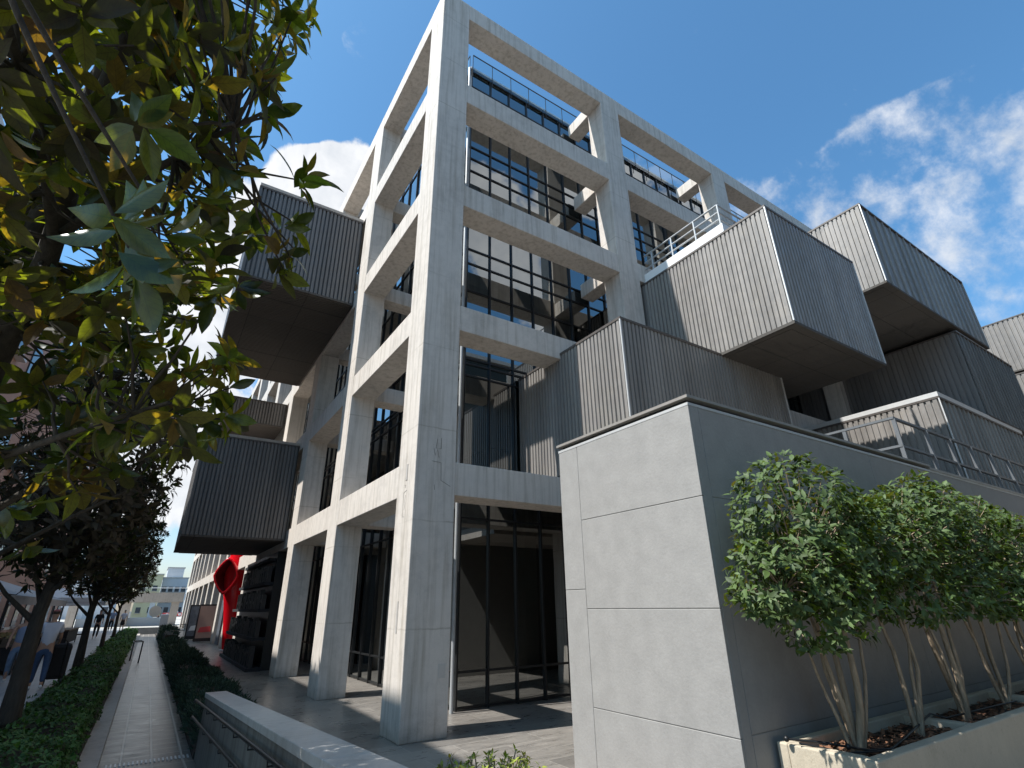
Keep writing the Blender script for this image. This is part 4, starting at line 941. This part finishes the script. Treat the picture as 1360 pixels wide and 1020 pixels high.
def house(name, x0, y0, x1, y1, h, m, label, cat, faces, sw=2.4, sh=3.1, ww=1.2, wh=1.5, roof=None, z0=-.75):
    o = empty(name, ((x0 + x1) / 2, (y0 + y1) / 2, 0), label, cat); MB().box((x0, y0, z0), (x1, y1, h)).build('wall', m, o)
    MB().box((x0 - .2, y0 - .2, h), (x1 + .2, y1 + .2, h + .25)).build('roof', roof or M['stone'], o)
    cnt = 0
    for fc in faces:
        L_ = (x1 - x0) if fc in 'sn' else (y1 - y0); n = int(L_ / sw); fl = int((h - .4) / sh)
        for j in range(fl):
            for i in range(n):
                if cnt >= 90: break
                cnt += 1
                a = (i + .5) * L_ / n - ww / 2; z = .9 + j * sh; e = .06
                if fc == 's': b = ((x0 + a, y0 - e, z), (x0 + a + ww, y0 + .02, z + wh))
                elif fc == 'n': b = ((x0 + a, y1 - .02, z), (x0 + a + ww, y1 + e, z + wh))
                else: b = ((x1 - .02, y0 + a, z), (x1 + e, y0 + a + ww, z + wh))
                w = MB().box(*b).build('window', M['window'], o)
                if fc == 's': MB().box((x0 + a - .15, y0 - .3, z - .14), (x0 + a + ww + .15, y0 - .001, z - .02)).build('sill', M['stone'], w)
                elif fc == 'e': MB().box((x1 + .001, y0 + a - .15, z - .14), (x1 + .3, y0 + a + ww + .15, z - .02)).build('sill', M['stone'], w)
    return o
house('street_building', -20, -1.2, -9.6, 56, 14.3, M['pink'], 'tall pinkish plaster building behind the market stalls', 'building', 'e', 3, 3.4)
house('opposite_block', -3, -30, 46, -16, 16.5, M['beige'], 'plain unseen office block behind the camera, added to cut sky light and darken the glass reflections', 'building', 'n', 3, 3.2)  # out of view; placed close and dark to lower sky fill on shaded faces
# far end: concrete pavilion, barriers, town
pv = empty('concrete_pavilion', (-3, 70, 0), 'low grey concrete pavilion crossing the far end of the street', 'pavilion')
MB().box((-10.5, 69, 2.5), (.2, 75, 3.5)).build('roof', M['concrete_plain'], pv)
for x in (-10.3, -5.6, -.9): MB().box((x, 69.2, -.02), (x + .8, 70.2, 2.499)).build('column', M['concrete_plain'], pv)
MB().box((-9.4, 69.6, -.02), (-1.2, 69.9, .85)).build('low_wall', M['greyb'], pv)
MB().tube([(-2.3, 72.2, 1.5), (-2.3, 72.35, 1.5)], .62, 20).build('round_sign', M['white'], pv)
for i, x in enumerate((-1.2, .4, 2.0, 3.6)):
    o = empty('traffic_barrier', (x, 88 + i * .8, 0), ('red and white roadwork barrier, number %d counted from the pavilion' % (i + 1)), 'barrier', 'roadwork barriers on the square')
    MB().box((x, 88 + i * .8, .75), (x + 1.45, 88.06 + i * .8, 1.25)).build('board', M['redwhite'], o); MB().box((x + .4, 87.99 + i * .8, .85), (x + .75, 87.999 + i * .8, 1.15)).box((x + 1.0, 87.99 + i * .8, .85), (x + 1.3, 87.999 + i * .8, 1.15)).build('stripe', M['white'], o)
    for dx in (.1, 1.3): MB().box((x + dx, 87.8 + i * .8, -.02), (x + dx + .06, 88.3 + i * .8, .749)).build('leg', M['redwhite'], o)
o = empty('footbridge', (4, 110, 0), 'grey steel footbridge crossing behind the square', 'bridge')
MB().box((-20, 108, 3.2), (20, 111, 4.2)).build('deck', M['greyb'], o)
for x in (-12, -3, 6): MB().box((x, 109, -.5), (x + .8, 110, 3.199)).build('pier', M['greyb'], o)
MB().tube([(-20, 108, 5.2), (20, 108, 5.2)], .06, 6).build('handrail', M['trim'], o)
house('distant_building', -7, 190, -1.2, 205, 11.5, M['yellow'], 'yellow plaster apartment block far down the street', 'building', 's', 2.2, 3)
ob = house('distant_building', -1.0, 200, 6.0, 220, 11.0, M['palew'], 'pale grey stepped apartment block far down the street', 'building', 's', 1.7, 3)
MB().box((-.2, 203, 11.25), (4.4, 218, 14.2)).build('upper_storey', M['palew'], ob); MB().box((-.4, 202.8, 14.2), (4.6, 218, 14.5)).build('roof', M['stone'], ob)
house('distant_building', 5.6, 170, 10.5, 190, 7.4, M['greyb'], 'blue-grey glassy building far down beside the columns', 'building', 's', 1.5, 2.4, 1.2, 1.8)
house('distant_building', -26, 150, -10, 165, 12, M['palew'], 'wide pale apartment block far behind the magnolia trees', 'building', 's', 2.4, 3)
house('distant_building', -44, 110, -28, 130, 11, M['pink'], 'pinkish apartment block in the distance behind the stalls', 'building', 's', 2.4, 3)
